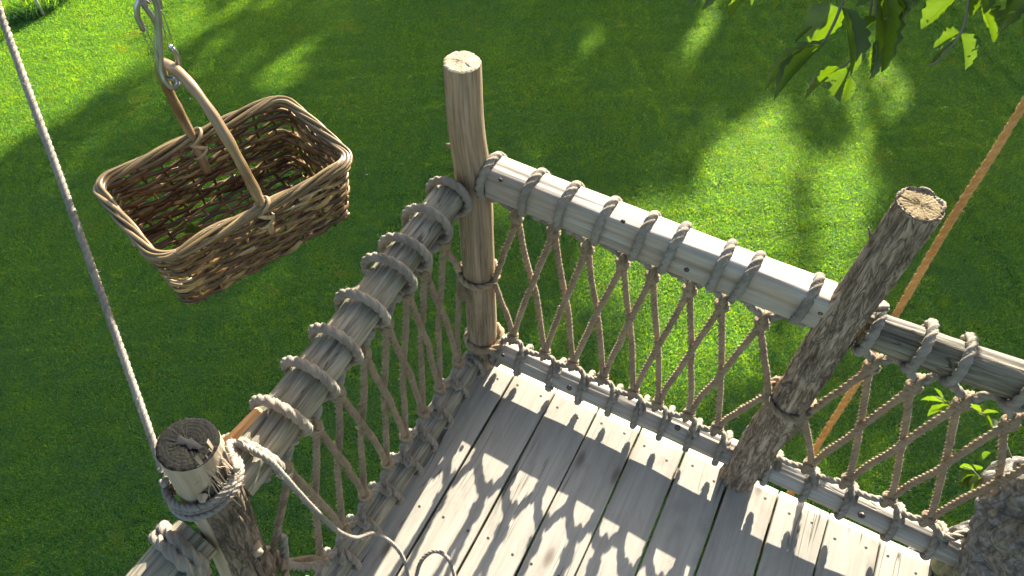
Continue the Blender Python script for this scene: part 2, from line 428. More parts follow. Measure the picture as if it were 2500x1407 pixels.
def blade_patch(seed, rad, count, hmin, hmax, wid, square=False, clover=0):
    g = np.random.default_rng(seed)
    if square: bx, by = g.uniform(-rad, rad, count)+g.normal(0, .022, count), g.uniform(-rad, rad, count)+g.normal(0, .022, count)
    else:
        r = rad*np.sqrt(g.random(count)); a = g.uniform(0, 2*PI, count); bx, by = r*np.cos(a), r*np.sin(a)
    h = g.uniform(hmin, hmax, count); wd = g.uniform(.6, 1.3, count)*wid
    if clover:      # a few clumps of low broad clover leaflets among the blades
        m = clover; cc = g.uniform(-rad, rad, (4, 2)); q = g.integers(0, 4, m)
        bx[:m] = cc[q, 0]+g.normal(0, .028, m); by[:m] = cc[q, 1]+g.normal(0, .028, m); wd[:m] = g.uniform(.009, .014, m); h[:m] = g.uniform(.022, .032, m)
    d = g.uniform(0, 2*PI, count); lean = g.uniform(.2, 1.5, count)*h
    lx, ly = np.cos(d)*lean, np.sin(d)*lean
    fa = g.uniform(0, 2*PI, count); sx, sy = np.cos(fa)*wd/2, np.sin(fa)*wd/2
    v = np.zeros((count, 5, 3))
    v[:, 0] = np.stack([bx-sx, by-sy, np.full(count, -.008)], 1); v[:, 1] = np.stack([bx+sx, by+sy, np.full(count, -.008)], 1)
    mx, my, mz = bx+lx*.35, by+ly*.35, h*.62
    v[:, 2] = np.stack([mx+sx*.8, my+sy*.8, mz], 1); v[:, 3] = np.stack([mx-sx*.8, my-sy*.8, mz], 1)
    v[:, 4] = np.stack([bx+lx, by+ly, h*np.sqrt(np.maximum(.22, 1-.42*(lean/h)**2))], 1)
    i0 = np.arange(count)*5
    f = [(int(i), int(i+1), int(i+2), int(i+3)) for i in i0]+[(int(i+3), int(i+2), int(i+4)) for i in i0]
    tint = np.repeat(np.clip(g.beta(1.1, 1.5, count)+(g.random(count) < .03)*.6, 0, 1), 5)
    return v.reshape(-1, 3), f, tint

def scatter_object(name, pts, scl, patches, material, rot):
    """ONE object: blade patches and loose points in one mesh; geometry nodes set the patches on the points"""
    V, F, K, Tn = [], [], [], []; n = 0
    for k, (v, f, t) in enumerate(patches):
        V.append(v); F += [tuple(i+n for i in q) for q in f]; K.append(np.full(len(v), k)); Tn.append(t); n += len(v)
    V.append(pts); K.append(np.full(len(pts), -1)); Tn.append(scl); RT = np.concatenate([np.zeros(n), rot])
    V = np.concatenate(V); K = np.concatenate(K).astype(np.int32); Tn = np.concatenate(Tn)
    me = bpy.data.meshes.new(name); me.from_pydata(V.tolist(), [], F)
    a = me.attributes.new('pk', 'INT', 'POINT'); a.data.foreach_set('value', K)
    a = me.attributes.new('tint', 'FLOAT', 'POINT'); a.data.foreach_set('value', Tn)
    a = me.attributes.new('rot', 'FLOAT', 'POINT'); a.data.foreach_set('value', RT)
    me.materials.append(material)
    o = bpy.data.objects.new(name, me); COL.objects.link(o)
    ng = bpy.data.node_groups.new(name+'_scatter', 'GeometryNodeTree')
    ng.interface.new_socket('Geometry', in_out='INPUT', socket_type='NodeSocketGeometry')
    ng.interface.new_socket('Geometry', in_out='OUTPUT', socket_type='NodeSocketGeometry')
    N = ng.nodes; L = ng.links
    gi = N.new('NodeGroupInput'); go = N.new('NodeGroupOutput')
    na = N.new('GeometryNodeInputNamedAttribute'); na.data_type = 'INT'; na.inputs['Name'].default_value = 'pk'
    def sep(k):
        c = N.new('FunctionNodeCompare'); c.data_type = 'INT'; c.operation = 'EQUAL'
        ins = [s for s in c.inputs if s.type == 'INT']
        L.new(na.outputs['Attribute'], ins[0]); ins[1].default_value = k
        s = N.new('GeometryNodeSeparateGeometry'); s.domain = 'POINT'
        L.new(gi.outputs[0], s.inputs['Geometry']); L.new(c.outputs[0], s.inputs['Selection']); return s.outputs['Selection']
    toi = N.new('GeometryNodeGeometryToInstance')
    for k in range(len(patches)): L.new(sep(k), toi.inputs[0])
    iop = N.new('GeometryNodeInstanceOnPoints'); iop.inputs['Pick Instance'].default_value = True
    L.new(sep(-1), iop.inputs['Points']); L.new(toi.outputs[0], iop.inputs['Instance'])
    ri = N.new('FunctionNodeRandomValue'); ri.data_type = 'INT'
    ii = [s for s in ri.inputs if s.type == 'INT']; ii[0].default_value = 0; ii[1].default_value = len(patches)-1
    L.new([s for s in ri.outputs if s.type == 'INT'][0], iop.inputs['Instance Index'])
    ra = N.new('GeometryNodeInputNamedAttribute'); ra.data_type = 'FLOAT'; ra.inputs['Name'].default_value = 'rot'
    cx = N.new('ShaderNodeCombineXYZ'); L.new(ra.outputs['Attribute'], cx.inputs[2]); L.new(cx.outputs[0], iop.inputs['Rotation'])
    sc = N.new('GeometryNodeInputNamedAttribute'); sc.data_type = 'FLOAT'; sc.inputs['Name'].default_value = 'tint'
    L.new(sc.outputs['Attribute'], iop.inputs['Scale'])
    L.new(iop.outputs[0], go.inputs[0])
    md = o.modifiers.new('scatter', 'NODES'); md.node_group = ng
    return o

def build_grass():
    cell = .30
    xs = np.arange(-20, 14.0, cell); ys = np.arange(-14, 22, cell)
    X, Y = np.meshgrid(xs, ys); X = X.ravel(); Y = Y.ravel()
    g = np.random.default_rng(3)
    X, Y = X*math.cos(.6)-(Y-4)*math.sin(.6), X*math.sin(.6)+(Y-4)*math.cos(.6)+4
    X = X+g.uniform(-.1, .1, len(X))*cell; Y = Y+g.uniform(-.1, .1, len(Y))*cell
    # keep what the photograph's place shows, with a wide margin
    keep = (Y < 5.2+.55*(X+11)+1.2) & (Y > -3.2) & (X > -12.5) & (X < 5) & (Y < 12.5)
    X, Y = X[keep], Y[keep]
    sc = .98+.10*g.random(len(X)); rot = g.integers(0, 4, len(X))*PI/2+.6+g.uniform(-.25, .25, len(X))
    patches = [blade_patch(100+k, .160, 5600, .010, .034, .0048, True, 160 if k % 2 else 40) for k in range(9)]
    o = scatter_object('grass', np.stack([X, Y, lawn_z(X, Y)], 1), sc, patches, M['grass'], rot)
    tag(o, 'short mown lawn grass lit in patches', 'grass', kind='stuff')
    # the strip nobody mows, in the far corner behind the stake
    e0 = atz(-60, 125, GZ); e1 = atz(260, -60, GZ)
    d = unit(e1-e0); nrm = A(-d[1], d[0], 0)
    if nrm@(A(-12, 6, GZ)-e0) < 0: nrm = -nrm
    t = g.uniform(-1.5, np.linalg.norm(e1-e0)+2.5, 900); q = .04+g.random(900)**1.2*2.2
    P = e0[None, :]+t[:, None]*d+q[:, None]*nrm; P[:, 2] = lawn_z(P[:, 0], P[:, 1])
    patches = [blade_patch(200+k, .13, 420, .08, .22, .006) for k in range(4)]
    o = scatter_object('tall_grass', P, .8+.5*g.random(900), patches, M['grass'], g.uniform(0, 6.28, 900))
    tag(o, 'long uncut grass behind the stake at the lawn corner', 'grass', kind='stuff')
build_grass()

# ------------------------------------------------------------------ logs
SCREW_ME = None
def disc_bolt(r, h, name, material):
    mb = MB(); n = 10
    rings = [(r, -h), (r, h*.5), (r*.75, h), (r*.3, h), (r*.22, h*.4)]
    v = []
    for rr, z in rings:
        for j in range(n): v.append((rr*math.cos(2*PI*j/n), rr*math.sin(2*PI*j/n), z))
    f = grid_faces(len(rings), n); f = [q[::-1] for q in f]; f.append(tuple((len(rings)-1)*n+j for j in range(n)))
    mb.add(np.array(v), f); V = np.concatenate(mb.v)
    me = bpy.data.meshes.new(name); me.from_pydata(V.tolist(), [], mb.f)
    a = me.attributes.new('gc', 'FLOAT_VECTOR', 'POINT'); a.data.foreach_set('vector', V.ravel())
    me.materials.append(material); return me
SCREW = disc_bolt(.0035, .0012, 'screw', M['bolt'])
BOLT = disc_bolt(.009, .004, 'bolt', M['bolt'])

def log(parent, path, r, mat_, prof=None, nseg=56, step=.008, rough=.0012, furrow=0.0, twist=0.0, seed=1, ov=0.0, bkfn=None, up=None,
        caps=(None, None), name='log', lumps=(), capdome=.0):
    P = spline(path, step); n = len(P)
    T, U, V = frames(P, up=up)
    d = np.linalg.norm(np.diff(P, axis=0), axis=1); s = np.concatenate([[0], np.cumsum(d)]); L = s[-1]
    th = np.arange(nseg)*2*PI/nseg
    S, TH = np.meshgrid(s, th, indexing='ij')
    base = (r(S/L) if callable(r) else np.full_like(S, r))
    if prof is not None: base = base*prof(TH)
    THt = TH+twist*S
    f1 = sines(seed, 14, (2, 9), (3, 11), intb=True); f2 = sines(seed+1, 16, (3, 14), (9, 26), intb=True); f3 = sines(seed+2, 6, (3, 8), (1, 3), intb=True)
    dr = rough*(.6*f1(S, THt)+.7*f2(S, THt))+ov*f3(S, TH)
    bk = np.zeros_like(S)
    if furrow:
        fa = sines(seed+3, 14, (4, 14), (5, 12), intb=True); fb = sines(seed+4, 14, (10, 40), (8, 22), intb=True)
        rid = 1-np.minimum(1, abs(fa(S, THt))*1.3); rid2 = 1-np.minimum(1, abs(fb(S, THt))*1.2)
        amt = bkfn(S, TH) if bkfn else 1.0
        bk = amt*np.ones_like(S)
        dr = dr*(.3+.7*amt)+amt*furrow*(.25-1.5*rid**2-.7*rid2**2)
    for (ls, lt, amp, ws, wt) in lumps:
        dt = (TH-lt+PI) % (2*PI)-PI
        dr = dr+amp*np.exp(-((S-ls)/ws)**2-(dt/wt)**2)
    R = base+dr
    X = P[:, None, :]+(np.cos(TH)*R)[..., None]*U[:, None, :]+(np.sin(TH)*R)[..., None]*V[:, None, :]
    gc = np.stack([S+seed*.37, TH*base.mean(), np.full_like(S, seed*1.3)], -1)
    # seam-free: coordinates around the axis instead of an unrolled angle
    gc[..., 1] = np.cos(TH+twist*S)*base; gc[..., 2] = np.sin(TH+twist*S)*base+seed
    mb = MB(); mb.add(X.reshape(-1, 3), grid_faces(n, nseg), gc.reshape(-1, 3), bk.ravel())
    o = mb.build(name, mat_, parent)
    g = np.random.default_rng(seed+50)
    for end, cm in zip((0, -1), caps):
        ring = X[end]
        c = ring.mean(0); tdir = T[end]*(1 if end == -1 else -1)
        m2 = MB(); fr = [1.0, .93, .8, .6, .4, .2, .05]; v = []
        for q in fr:
            z = g.normal(0, .0006, nseg)+(1-q)*capdome-(.0008 if q == 1 else 0)+(.001 if q < 1 else 0)
            v.append(c+(ring-c)*q+z[:, None]*tdir)
        v = np.concatenate(v)
        rel = v-c; gcc = np.stack([rel@U[end], rel@V[end], np.zeros(len(v))], 1)
        fc = grid_faces(len(fr), nseg)+[tuple((len(fr)-1)*nseg+j for j in range(nseg))]
        if end == 0: fc = [q[::-1] for q in fc]
        m2.add(v, fc, gcc)
        m2.build('cut_end', cm or mat_, parent)
    return X, T, U, V, P, s

def stub(parent, base, direction, r, length, mat_, name='branch_stub', seed=1):
    d = unit(np.array(direction, float)); b = np.array(base, float)
    pts = [b-d*r*.9, b+d*length*.4, b+d*length]
    mb = MB(); tube(mb, spline(pts, r*.3), lambda t: r*(1.15-.5*t), 10, off=seed)
    for V in mb.v: V += np.random.default_rng(seed).normal(0, r*.07, V.shape)
    return mb.build(name, mat_, parent)

POST_G = 'rough log posts of the railing'
RAIL_G = 'log rails of the railing'
# --- corner post
a_top = atz(1127, 152, 1.152)
AX, AY = .026, -.012
pA = empty('corner_post', (AX, AY, 0), 'pale peeled log post at the deck corner between the two net bays', 'post', POST_G)
log(pA, [(AX, AY, -.25), (AX, AY, 0), (AX, AY, .45), (AX-.002, AY+.002, .8), (a_top[0], a_top[1], 1.0), (a_top[0], a_top[1], 1.152)],
    lambda t: .0465-.0085*np.clip((t-.35)/.65, 0, 1), M['peeled'], rough=.0008, ov=.0008, seed=11, caps=(None, M['cut_pale']), capdome=.001,
    lumps=((1.02, 2.6, .012, .02, .25), (.5, 1.0, .004, .06, .3)))
stub(pA, A(a_top[0]-.046, a_top[1]-.004, .915), (-1, -.25, .1), .0055, .006, M['peeled'], seed=5)
# strands of bark still hanging on the corner post
def bark_strips(parent, cx, cy, R, z0, z1, a0, a1, count, seed, mat_):
    g = np.random.default_rng(seed)
    for k in range(count):
        a = g.uniform(a0, a1); z = g.uniform(z0, z1); l = g.uniform(.05, .16); w_ = g.uniform(.002, .006)
        m = 9; mb = MB(); v = []; fl = g.uniform(.0, .008)
        for i in range(m):
            t = i/(m-1); rr = R+.0015+fl*t**2; zz = z+l*(.5-t); aa = a+.05*math.sin(3*t+k)
            wv = w_*(1-.75*t)/R/2
            for q in (-wv, wv): v.append((cx+rr*math.cos(aa+q), cy+rr*math.sin(aa+q), zz))
        mb.add(np.array(v), [(2*i, 2*i+1, 2*i+3, 2*i+2) for i in range(m-1)])
        mb.build('bark_strip', mat_, parent)
bark_strips(pA, AX, AY, .046, .45, .78, -2.6, -1.75, 9, 4, M['peeled'])

# --- barked post on the back edge
BX, BY = .890, -.018
pB = empty('bark_post', (BX, BY, 0), 'grey barked cedar post between the long net bay and the tree', 'post', POST_G)
log(pB, [(BX, BY, -.02), (BX, BY, .3), (BX+.001, BY, .6), (BX-.001, BY, .9), (BX, BY, 1.172)],
    lambda t: .0475-.0115*np.clip(t-.3, 0, 1)/.7+.003*np.exp(-t*12), M['cedar_bark'], nseg=96, step=.006, rough=.001, furrow=.0048, twist=1.6, ov=.0008, seed=21,
    caps=(None, M['cut_tan']), lumps=((.36, -1.9, .010, .018, .22), (.62, -.6, .006, .03, .3), (.23, -1.6, .006, .02, .3)))
stub(pB, A(BX+.034, BY+.010, .885), (1, .35, .25), .0095, .030, M['cedar_bark'], seed=6)
stub(pB, A(BX-.030, BY-.036, .60), (-.8, -.9, .35), .0075, .016, M['cedar_bark'], seed=7)
stub(pB, A(BX-.036, BY+.004, 1.06), (-.6, .05, 1), .0025, .028, M['cedar_bark'], 'bark_strip', seed=8)
# loose bark lip round the sawn top
mb = MB(); thh = np.linspace(0, 2*PI, 61)[:-1]; g = np.random.default_rng(9)
lip = []
for q, z in ((.0365, 1.165), (.0395, 1.175), (.0375, 1.176), (.0335, 1.171)):
    rr = q+.0012*np.sin(7*thh+z*9)+g.normal(0, .0005, 60); zz = z+.0018*np.sin(5*thh)+g.normal(0, .0009, 60)
    lip.append(np.stack([BX+rr*np.cos(thh), BY+rr*np.sin(thh), zz], 1))
mb.add(np.concatenate(lip), grid_faces(4, 60)); mb.build('bark_rim', M['cedar_bark'], pB)

# --- near post with the rope wound round it
CT = A(.052, -.882, 1.07)
pC = empty('half_peeled_post', (-.03, -1.0, 0), 'half peeled post with dark weathered and shaded top and white rope wound round it', 'post', POST_G)
def c_bark(S, TH):
    return np.clip(.5+1.1*np.cos(TH-C_ANG)-np.maximum(0, S-1.02)*14, 0, 1)
C_ANG = math.radians(28)
log(pC, [(-.03, -1.0, -.05), (-.012, -.973, .25), (.012, -.938, .55), (.034, -.905, .82), (.045, -.890, .98), CT],
    lambda t: .051-.0075*t+.005*np.exp(-((t-.45)/.1)**2), M['half_bark'], nseg=96, step=.006, rough=.0009, furrow=.0045, twist=.5, ov=.0006, seed=31, bkfn=c_bark, up=(0, 1, 0),
    caps=(None, M['cut_dark']), lumps=((.62, .6, .006, .05, .35),))
# fissure hole in its heart: its shade painted as a dark star-shaped patch
mb = MB(); n = 16; v = []
for q, z in ((1.0, .0022), (.75, .0030), (.0, .0032)):
    for j in range(n):
        t = 2*PI*j/n; rr = q*(.012+.005*math.sin(2*t+1)+.003*math.sin(5*t))
        v.append(CT+A(rr*math.cos(t)*1.35, rr*math.sin(t)*.8, z))
mb.add(np.array(v), grid_faces(3, n)); mb.build('heart_crack', simple('heart_hole_shade', (.010, .009, .008), .9), pC)
stub(pC, A(.063, -.912, .70), (.9, -.35, .5), .012, .030, M['half_bark'], seed=12)
stub(pC, A(.080, -.925, .985), (.6, -.85, .0), .007, .004, M['half_bark'], 'knot', seed=14)
bark_strips(pC, .045, -.888, .045, .97, 1.05, -.5, .6, 10, 15, M['half_bark'])
# frayed bark fibres under the rope
mb = MB(); g = np.random.default_rng(16)
for k in range(45):
    a = g.uniform(-.6, .7); z = g.uniform(.93, 1.05); b = A(.046+.044*math.cos(a), -.889+.044*math.sin(a), z)
    dr = unit(A(math.cos(a), math.sin(a), g.uniform(-.8, .6))+g.normal(0, .5, 3)); l = g.uniform(.005, .015)
    sd = unit(np.cross(dr, A(0, 0, 1)))*.0006
    mb.add([b-sd, b+sd, b+dr*l*.6+sd*.8, b+dr*l*.6-sd*.8, b+dr*l+A(0, 0, -.003)], [(0, 1, 2, 3), (3, 2, 4)])
o = mb.build('bark_fibres', M['half_bark'], pC); tag(o, kind='stuff')

# ------------------------------------------------------------------ rails
M['brown_log'] = wood_mat('weathered_brown_log', (.27, .235, .155), (.155, .13, .08), (.045, .036, .022), 7, 130, (.10, .085, .04), .6, cracks=1.0, bumpd=.003)
def hew(TH):      # section of the squared rail: upright, flat top and front
    c, s_ = np.abs(np.cos(TH)), np.abs(np.sin(TH)); a, b, e = .0345, .0475, 7.0
    return ((c/a)**e+(s_/b)**e)**(-1/e)
def lowhew(TH):   # round log with a shaved flat face
    return np.where(np.abs(((TH-1.9+PI) % (2*PI))-PI) < .6, np.minimum(1, .90/np.maximum(.2, np.cos(((TH-1.9+PI) % (2*PI))-PI))), 1.0)
def add_screw(parent, px, py, fn, nrm, big=False, name=None):
    p_ = fn(px, py); q = Vector(nrm).to_track_quat('Z', 'Y').to_euler()
    share(BOLT if big else SCREW, name or ('bolt' if big else 'screw'), parent, p_, q, None if big else (1.6, 1.6, 1.6))

R_ABT = [(.066, .004, .840), (.46, 0, .838), (.852, -.002, .836)]
rABT = empty('top_rail', R_ABT[0], 'pale squared top rail sunlit between corner post and barked post', 'rail', RAIL_G)
log(rABT, R_ABT, 1.0, M['pale'], prof=hew, nseg=64, rough=.0007, ov=.0011, seed=41, up=(0, 0, 1), caps=(M['cut_tan'], M['cut_tan']))
for px, py in ((1222, 440), (1521, 541), (1676, 660), (2003, 765)): add_screw(rABT, px, py, lambda a, b: aty(a, b, -.0358), (0, -1, 0), name='screw')
R_ABL = [(.070, .0, .083), (.46, .0, .086), (.862, .0, .093)]
rABL = empty('bottom_rail', R_ABL[0], 'pale bottom rail with bolt heads along the back deck edge', 'rail', RAIL_G)
log(rABL, R_ABL, .0385, M['pale'], prof=lowhew, rough=.0008, ov=.0008, seed=43, up=(0, 0, 1), caps=(M['cut_tan'], M['cut_tan']))
for px, py in ((1390, 947), (1654, 1045), (1690, 1070), (1228, 868)): add_screw(rABL, px, py, lambda a, b: aty(a, b, -.0325), (0, -.85, .5), big=px in (1390, 1654), name='bolt')
R_ACT = [(-.002, -.060, .818), (.002, -.30, .822), (.012, -.60, .830), (.022, -.862, .838)]
rACT = empty('top_rail', R_ACT[0], 'weathered round top rail running from corner post towards the near post', 'rail', RAIL_G)
log(rACT, R_ACT, lambda t: .0385+.0015*t, M['grey'], rough=.0013, furrow=.0016, twist=.3, ov=.0012, seed=51, up=(0, 0, 1), caps=(M['cut_tan'], M['cut_tan']),
    lumps=((.37, 2.7, .010, .016, .20),))
stub(rACT, atx(900, 672, -.018), (-.6, .2, .8), .010, .012, M['grey'], seed=19)
R_ACL = [(.018, -.055, .062), (.018, -.45, .066), (.010, -.95, .074)]
rACL = empty('bottom_rail', R_ACL[0], 'mossy grey bottom rail with long crack beside the first plank', 'rail', RAIL_G)
log(rACL, R_ACL, .0355, M['grey'], rough=.0013, furrow=.0014, twist=.2, ov=.001, seed=53, up=(0, 0, 1), caps=(M['cut_tan'], M['cut_tan']))
R_RT = [(.934, .0, .816), (1.10, .002, .820), (1.30, .006, .826), (1.62, .01, .83)]
rRT = empty('top_rail', R_RT[0], 'cracked grey top rail from barked post to the right picture edge', 'rail', RAIL_G)
log(rRT, R_RT, lambda t: .0365+.006*t, M['brown_log'], rough=.0012, furrow=.0014, twist=.2, ov=.001, seed=61, up=(0, 0, 1), caps=(M['cut_tan'], M['cut_tan']))
R_RL = [(.930, .0, .104), (1.2, .002, .104), (1.56, .0, .100)]
rRL = empty('bottom_rail', R_RL[0], 'pale cracked bottom rail from barked post into the tree trunk', 'rail', RAIL_G)
log(rRL, R_RL, .0375, M['pale'], prof=lowhew, rough=.001, ov=.0012, seed=63, up=(0, 0, 1), caps=(M['cut_tan'], M['cut_tan']))
add_screw(rRL, 2103, 1259, lambda a, b: aty(a, b, -.034), (0, -.9, .4), big=True)
R_CL = [(.010, -.955, .795), (.0, -1.10, .800), (-.02, -1.9, .80)]
rCL = empty('top_rail', R_CL[0], 'grey rail with rope collar leaving the near post at lower left', 'rail', RAIL_G)
log(rCL, R_CL, .0425, M['grey'], rough=.0010, ov=.001, seed=71, up=(0, 0, 1), caps=(M['cut_tan'], M['cut_tan']))
for px, py in ((397, 1341), (372, 1382)): add_screw(rCL, px, py, lambda a, b: atz(a, b, .838), (.2, 0, 1))

# ------------------------------------------------------------------ deck
dk = empty('deck', (.8, -.9, -.038), 'grey wooden plank deck striped with net shadows', 'deck')
PITCHP = .145
NAILP = {}
def plank(k):
    x0 = k*PITCHP+.0028; x1 = (k+1)*PITCHP-.0028
    if k == 0: x0 = -.012
    g = np.random.default_rng(400+k)
    y1 = .002+g.uniform(-.004, .004)
    if k == 0: y1 = -.004
    y0 = -2.1; th = .034; bev = .0035
    z1 = g.uniform(-.0012, .0012)
    prof = [(x0, z1-th), (x0, z1-bev), (x0+bev*.35, z1-bev*.3), (x0+bev, z1), (x0+(x1-x0)*.33, z1+.0006), (x0+(x1-x0)*.66, z1+.0006),
            (x1-bev, z1), (x1-bev*.35, z1-bev*.3), (x1, z1-bev), (x1, z1-th)]
    ys = np.linspace(y1, y0, 90); n = len(ys); m = len(prof)
    wob = .0009*np.sin(ys*5+k)+.0006*np.sin(ys*13+2*k)
    v = np.array([[(px+wob[i]*(1 if px > (x0+x1)/2 else -1), y, pz) for px, pz in prof] for i, y in enumerate(ys)]).reshape(-1, 3)
    f = grid_faces(n, m); f = [q[::-1] for q in f]; f.append(tuple(range(m))); f.append(tuple((n-1)*m+j for j in range(m))[::-1])
    gc = np.stack([v[:, 1]+k*3.71, v[:, 0]+k*1.93, v[:, 2]], 1)
    mb = MB(); mb.add(v, f, gc); o = mb.build('plank', M['plank'], dk)
    for yy in (-.055, -.52, -.99, -1.5):
        for xx in (x0+.030, x1-.034):
            share(SCREW, 'screw', o, (xx+g.uniform(-.008, .008), yy+g.uniform(-.012, .012), z1+.0002), (0, 0, g.uniform(0, 3)), (1.25, 1.25, .8))
    return o
for k in range(0, 13): plank(k)
for y in (-.075, -.52, -.99, -1.5, -2.0):
    mb = MB(); x0, x1 = -.02, 1.9; ya, yb = y-.019, y+.019; za, zb = -.19, -.0362
    v = [(x0, ya, za), (x1, ya, za), (x1, yb, za), (x0, yb, za), (x0, ya, zb), (x1, ya, zb), (x1, yb, zb), (x0, yb, zb)]
    mb.add(v, [(0, 3, 2, 1), (4, 5, 6, 7), (0, 1, 5, 4), (1, 2, 6, 5), (2, 3, 7, 6), (3, 0, 4, 7)], [(q[0], q[1], q[2]) for q in v]); mb.build('joist', M['joist'], dk, False)

# ------------------------------------------------------------------ rope nets
def rail_at(path, axis, val):
    P = np.array(path, float); i = np.clip(np.searchsorted(P[:, axis]*(1 if P[-1, axis] > P[0, axis] else -1), val*(1 if P[-1, axis] > P[0, axis] else -1))-1, 0, len(P)-2)
    t = (val-P[i, axis])/(P[i+1, axis]-P[i, axis]); return P[i]*(1-t)+P[i+1]*t
NR, LR = .0093, .0114        # net cord and lashing rope radii
def wrap_path(path, axis, wv, rfn, kA, kB, ins, top=True, slant=.016, sgn=1):
    """knot kA -> round the rail at wv -> knot kB. ins: unit vector to the inside of the bay. sgn: the way along the rail"""
    c = rail_at(path, axis, wv); e = np.zeros(3); e[axis] = sgn
    slant = slant*RNG.uniform(.55, 1.7); wb = RNG.uniform(0, 6); lo = RNG.uniform(.88, 1.25)
    up = A(0, 0, 1.0); vert = 1 if top else -1
    pts = []
    if kA is not None: pts += [kA+e*.010, kA*.45+(c-ins*.012-up*vert*(rfn(0)+LR))*.55+e*.004]
    m = 11
    for i in range(m):
        t = i/(m-1); ang = -.5+t*(2*PI+1.0-.35)
        # ang 0 = rail side facing the net, then the outside, the far side, the inside
        d_out = -math.sin(ang); d_dn = math.cos(ang)
        rr = rfn(ang)+LR*(.90+.10*math.sin(2*ang+wb))*lo
        pts.append(c+ins*(d_out*rr)*1.0-up*vert*(d_dn*rr)+e*(slant*(.9-1.8*t)*(-1)*-1)*1.0)
    if kB is not None: pts += [pts[-1]*.35+(kB-e*.012)*.65-ins*-.004, kB-e*.006]
    return pts
def knot(parent, P, e, ins, vert, g, mat_=None):
    """the eye of a net knot: a loop round the lashing and a turn round the neck"""
    mb = MB(); up = A(0, 0, vert)
    pts = []
    m = 14
    for i in range(m):
        a = 2*PI*i/(m-1)*1.05; pts.append(P+ins*math.sin(a)*.0125+up*(-.004+math.cos(a)*.0125)+e*(.006*(i/(m-1)-.5)))
    rope(mb, pts, NR*1.02, fuzz=500)
    pts = []
    for i in range(16):
        a = 2*PI*1.35*i/15+g.uniform(0, .2); pts.append(P-up*(.018+.012*i/15)+e*math.cos(a)*.0118+ins*math.sin(a)*.0105)
    rope(mb, pts, NR*.85, fuzz=300)
    return mb.build('knot', mat_ or M['hemp'], parent)
def strand(parent, a, b, e, ins, side, g, cross, end_a='knot', end_b='knot', neckA=.058, neckB=.045):
    """one cord from an upper point a to a lower point b"""
    mb = MB(); d = unit(b-a)
    pts = []
    if end_a == 'knot': pts += [a-A(0, 0, .012)+e*side*.0035, a-A(0, 0, .034)+e*side*.0055+ins*.004*side, a-A(0, 0, neckA)+e*side*.0055-ins*.003*side]
    else: pts += [a]
    lo = b+A(0, 0, neckB)-e*side*.005*0 if end_b == 'knot' else b
    hi = pts[-1]
    for t in (.2, .42, .5, .58, .8):
        q = hi+(lo-hi)*t+g.normal(0, .0010, 3)+ins*cross*.0075*math.exp(-((t-.5)/.18)**2)
        pts.append(q)
    if end_b == 'knot': pts += [lo-e*side*.005, b+A(0, 0, .022)-e*side*.005+ins*.003*side, b+A(0, 0, .004)-e*side*.002]
    else: pts += [b]
    rope(mb, pts, NR, fuzz=650, lob=.8, pitch=5.5); return mb.build('strand', M['hemp'], parent)

def net(root, pathT, pathB, axis, sgn, ins, rT, rB, wT, kT, wB, kB, pa=None, pb=None, seed=1, last_open=False, lash_mat=None):
    g = np.random.default_rng(seed); e = np.zeros(3); e[axis] = sgn; ins = np.array(ins, float)
    lm = lash_mat or M['hemp_grey']
    kT = [np.array(k, float) for k in kT]; kB = [np.array(k, float) for k in kB]
    for i, wv in enumerate(wT):
        a = kT[i-1] if 0 < i <= len(kT) else None; b = kT[i] if i < len(kT) else None
        mb = MB(); rope(mb, wrap_path(pathT, axis, wv, rT, a, b, ins, True, .013, sgn), LR, fuzz=300, lob=.6, pitch=5.5); mb.build('lashing', lm, root)
    for i, wv in enumerate(wB):
        a = kB[i-1] if 0 < i <= len(kB) else None; b = kB[i] if i < len(kB) else None
        mb = MB(); rope(mb, wrap_path(pathB, axis, wv, rB, a, b, ins, False, .008, sgn), LR*.88, fuzz=300, lob=.7, pitch=5.5); mb.build('lashing', lm, root)
    for k in kT: knot(root, k, e, ins, 1, g)
    for k in kB: knot(root, k, e, ins, -1, g)
    for i, t in enumerate(kT):
        if i-1 >= 0 and i-1 < len(kB): strand(root, t, kB[i-1], e, ins, -1, g, 1)
        if i+1 < len(kB): strand(root, t, kB[i+1], e, ins, 1, g, -1)
    return kT, kB

# back bay: corner post to barked post
nAB = empty('rope_net', (.46, 0, .45), 'hemp rope net laced between the pale rails of the back bay', 'rope net', 'rope nets of the railing')
wT = [.068, .180, .269, .363, .456, .527, .630, .691, .815]
kT = [(.135, 0, .765), (.235, 0, .762), (.325, 0, .750), (.417, 0, .748), (.492, 0, .742), (.582, 0, .746), (.661, 0, .736), (.755, 0, .730)]
wB = [.085, .166, .280, .379, .475, .560, .641, .725, .815]
kB = [(.128, 0, .175), (.237, 0, .165), (.330, 0, .175), (.427, 0, .170), (.524, 0, .165), (.600, 0, .160), (.691, 0, .178), (.776, 0, .170)]
def hew_r(ang): return .050 if abs(math.cos(ang)) > .72 else .040
net(nAB, R_ABT, R_ABL, 0, 1, (0, -1, 0), lambda a: .046-.008*abs(math.sin(a)), lambda a: .038, wT, kT, wB, kB, seed=81)
kTA = [np.array(k, float) for k in kT]; kBA = [np.array(k, float) for k in kB]
g = np.random.default_rng(82)
ex = A(1, 0, 0)
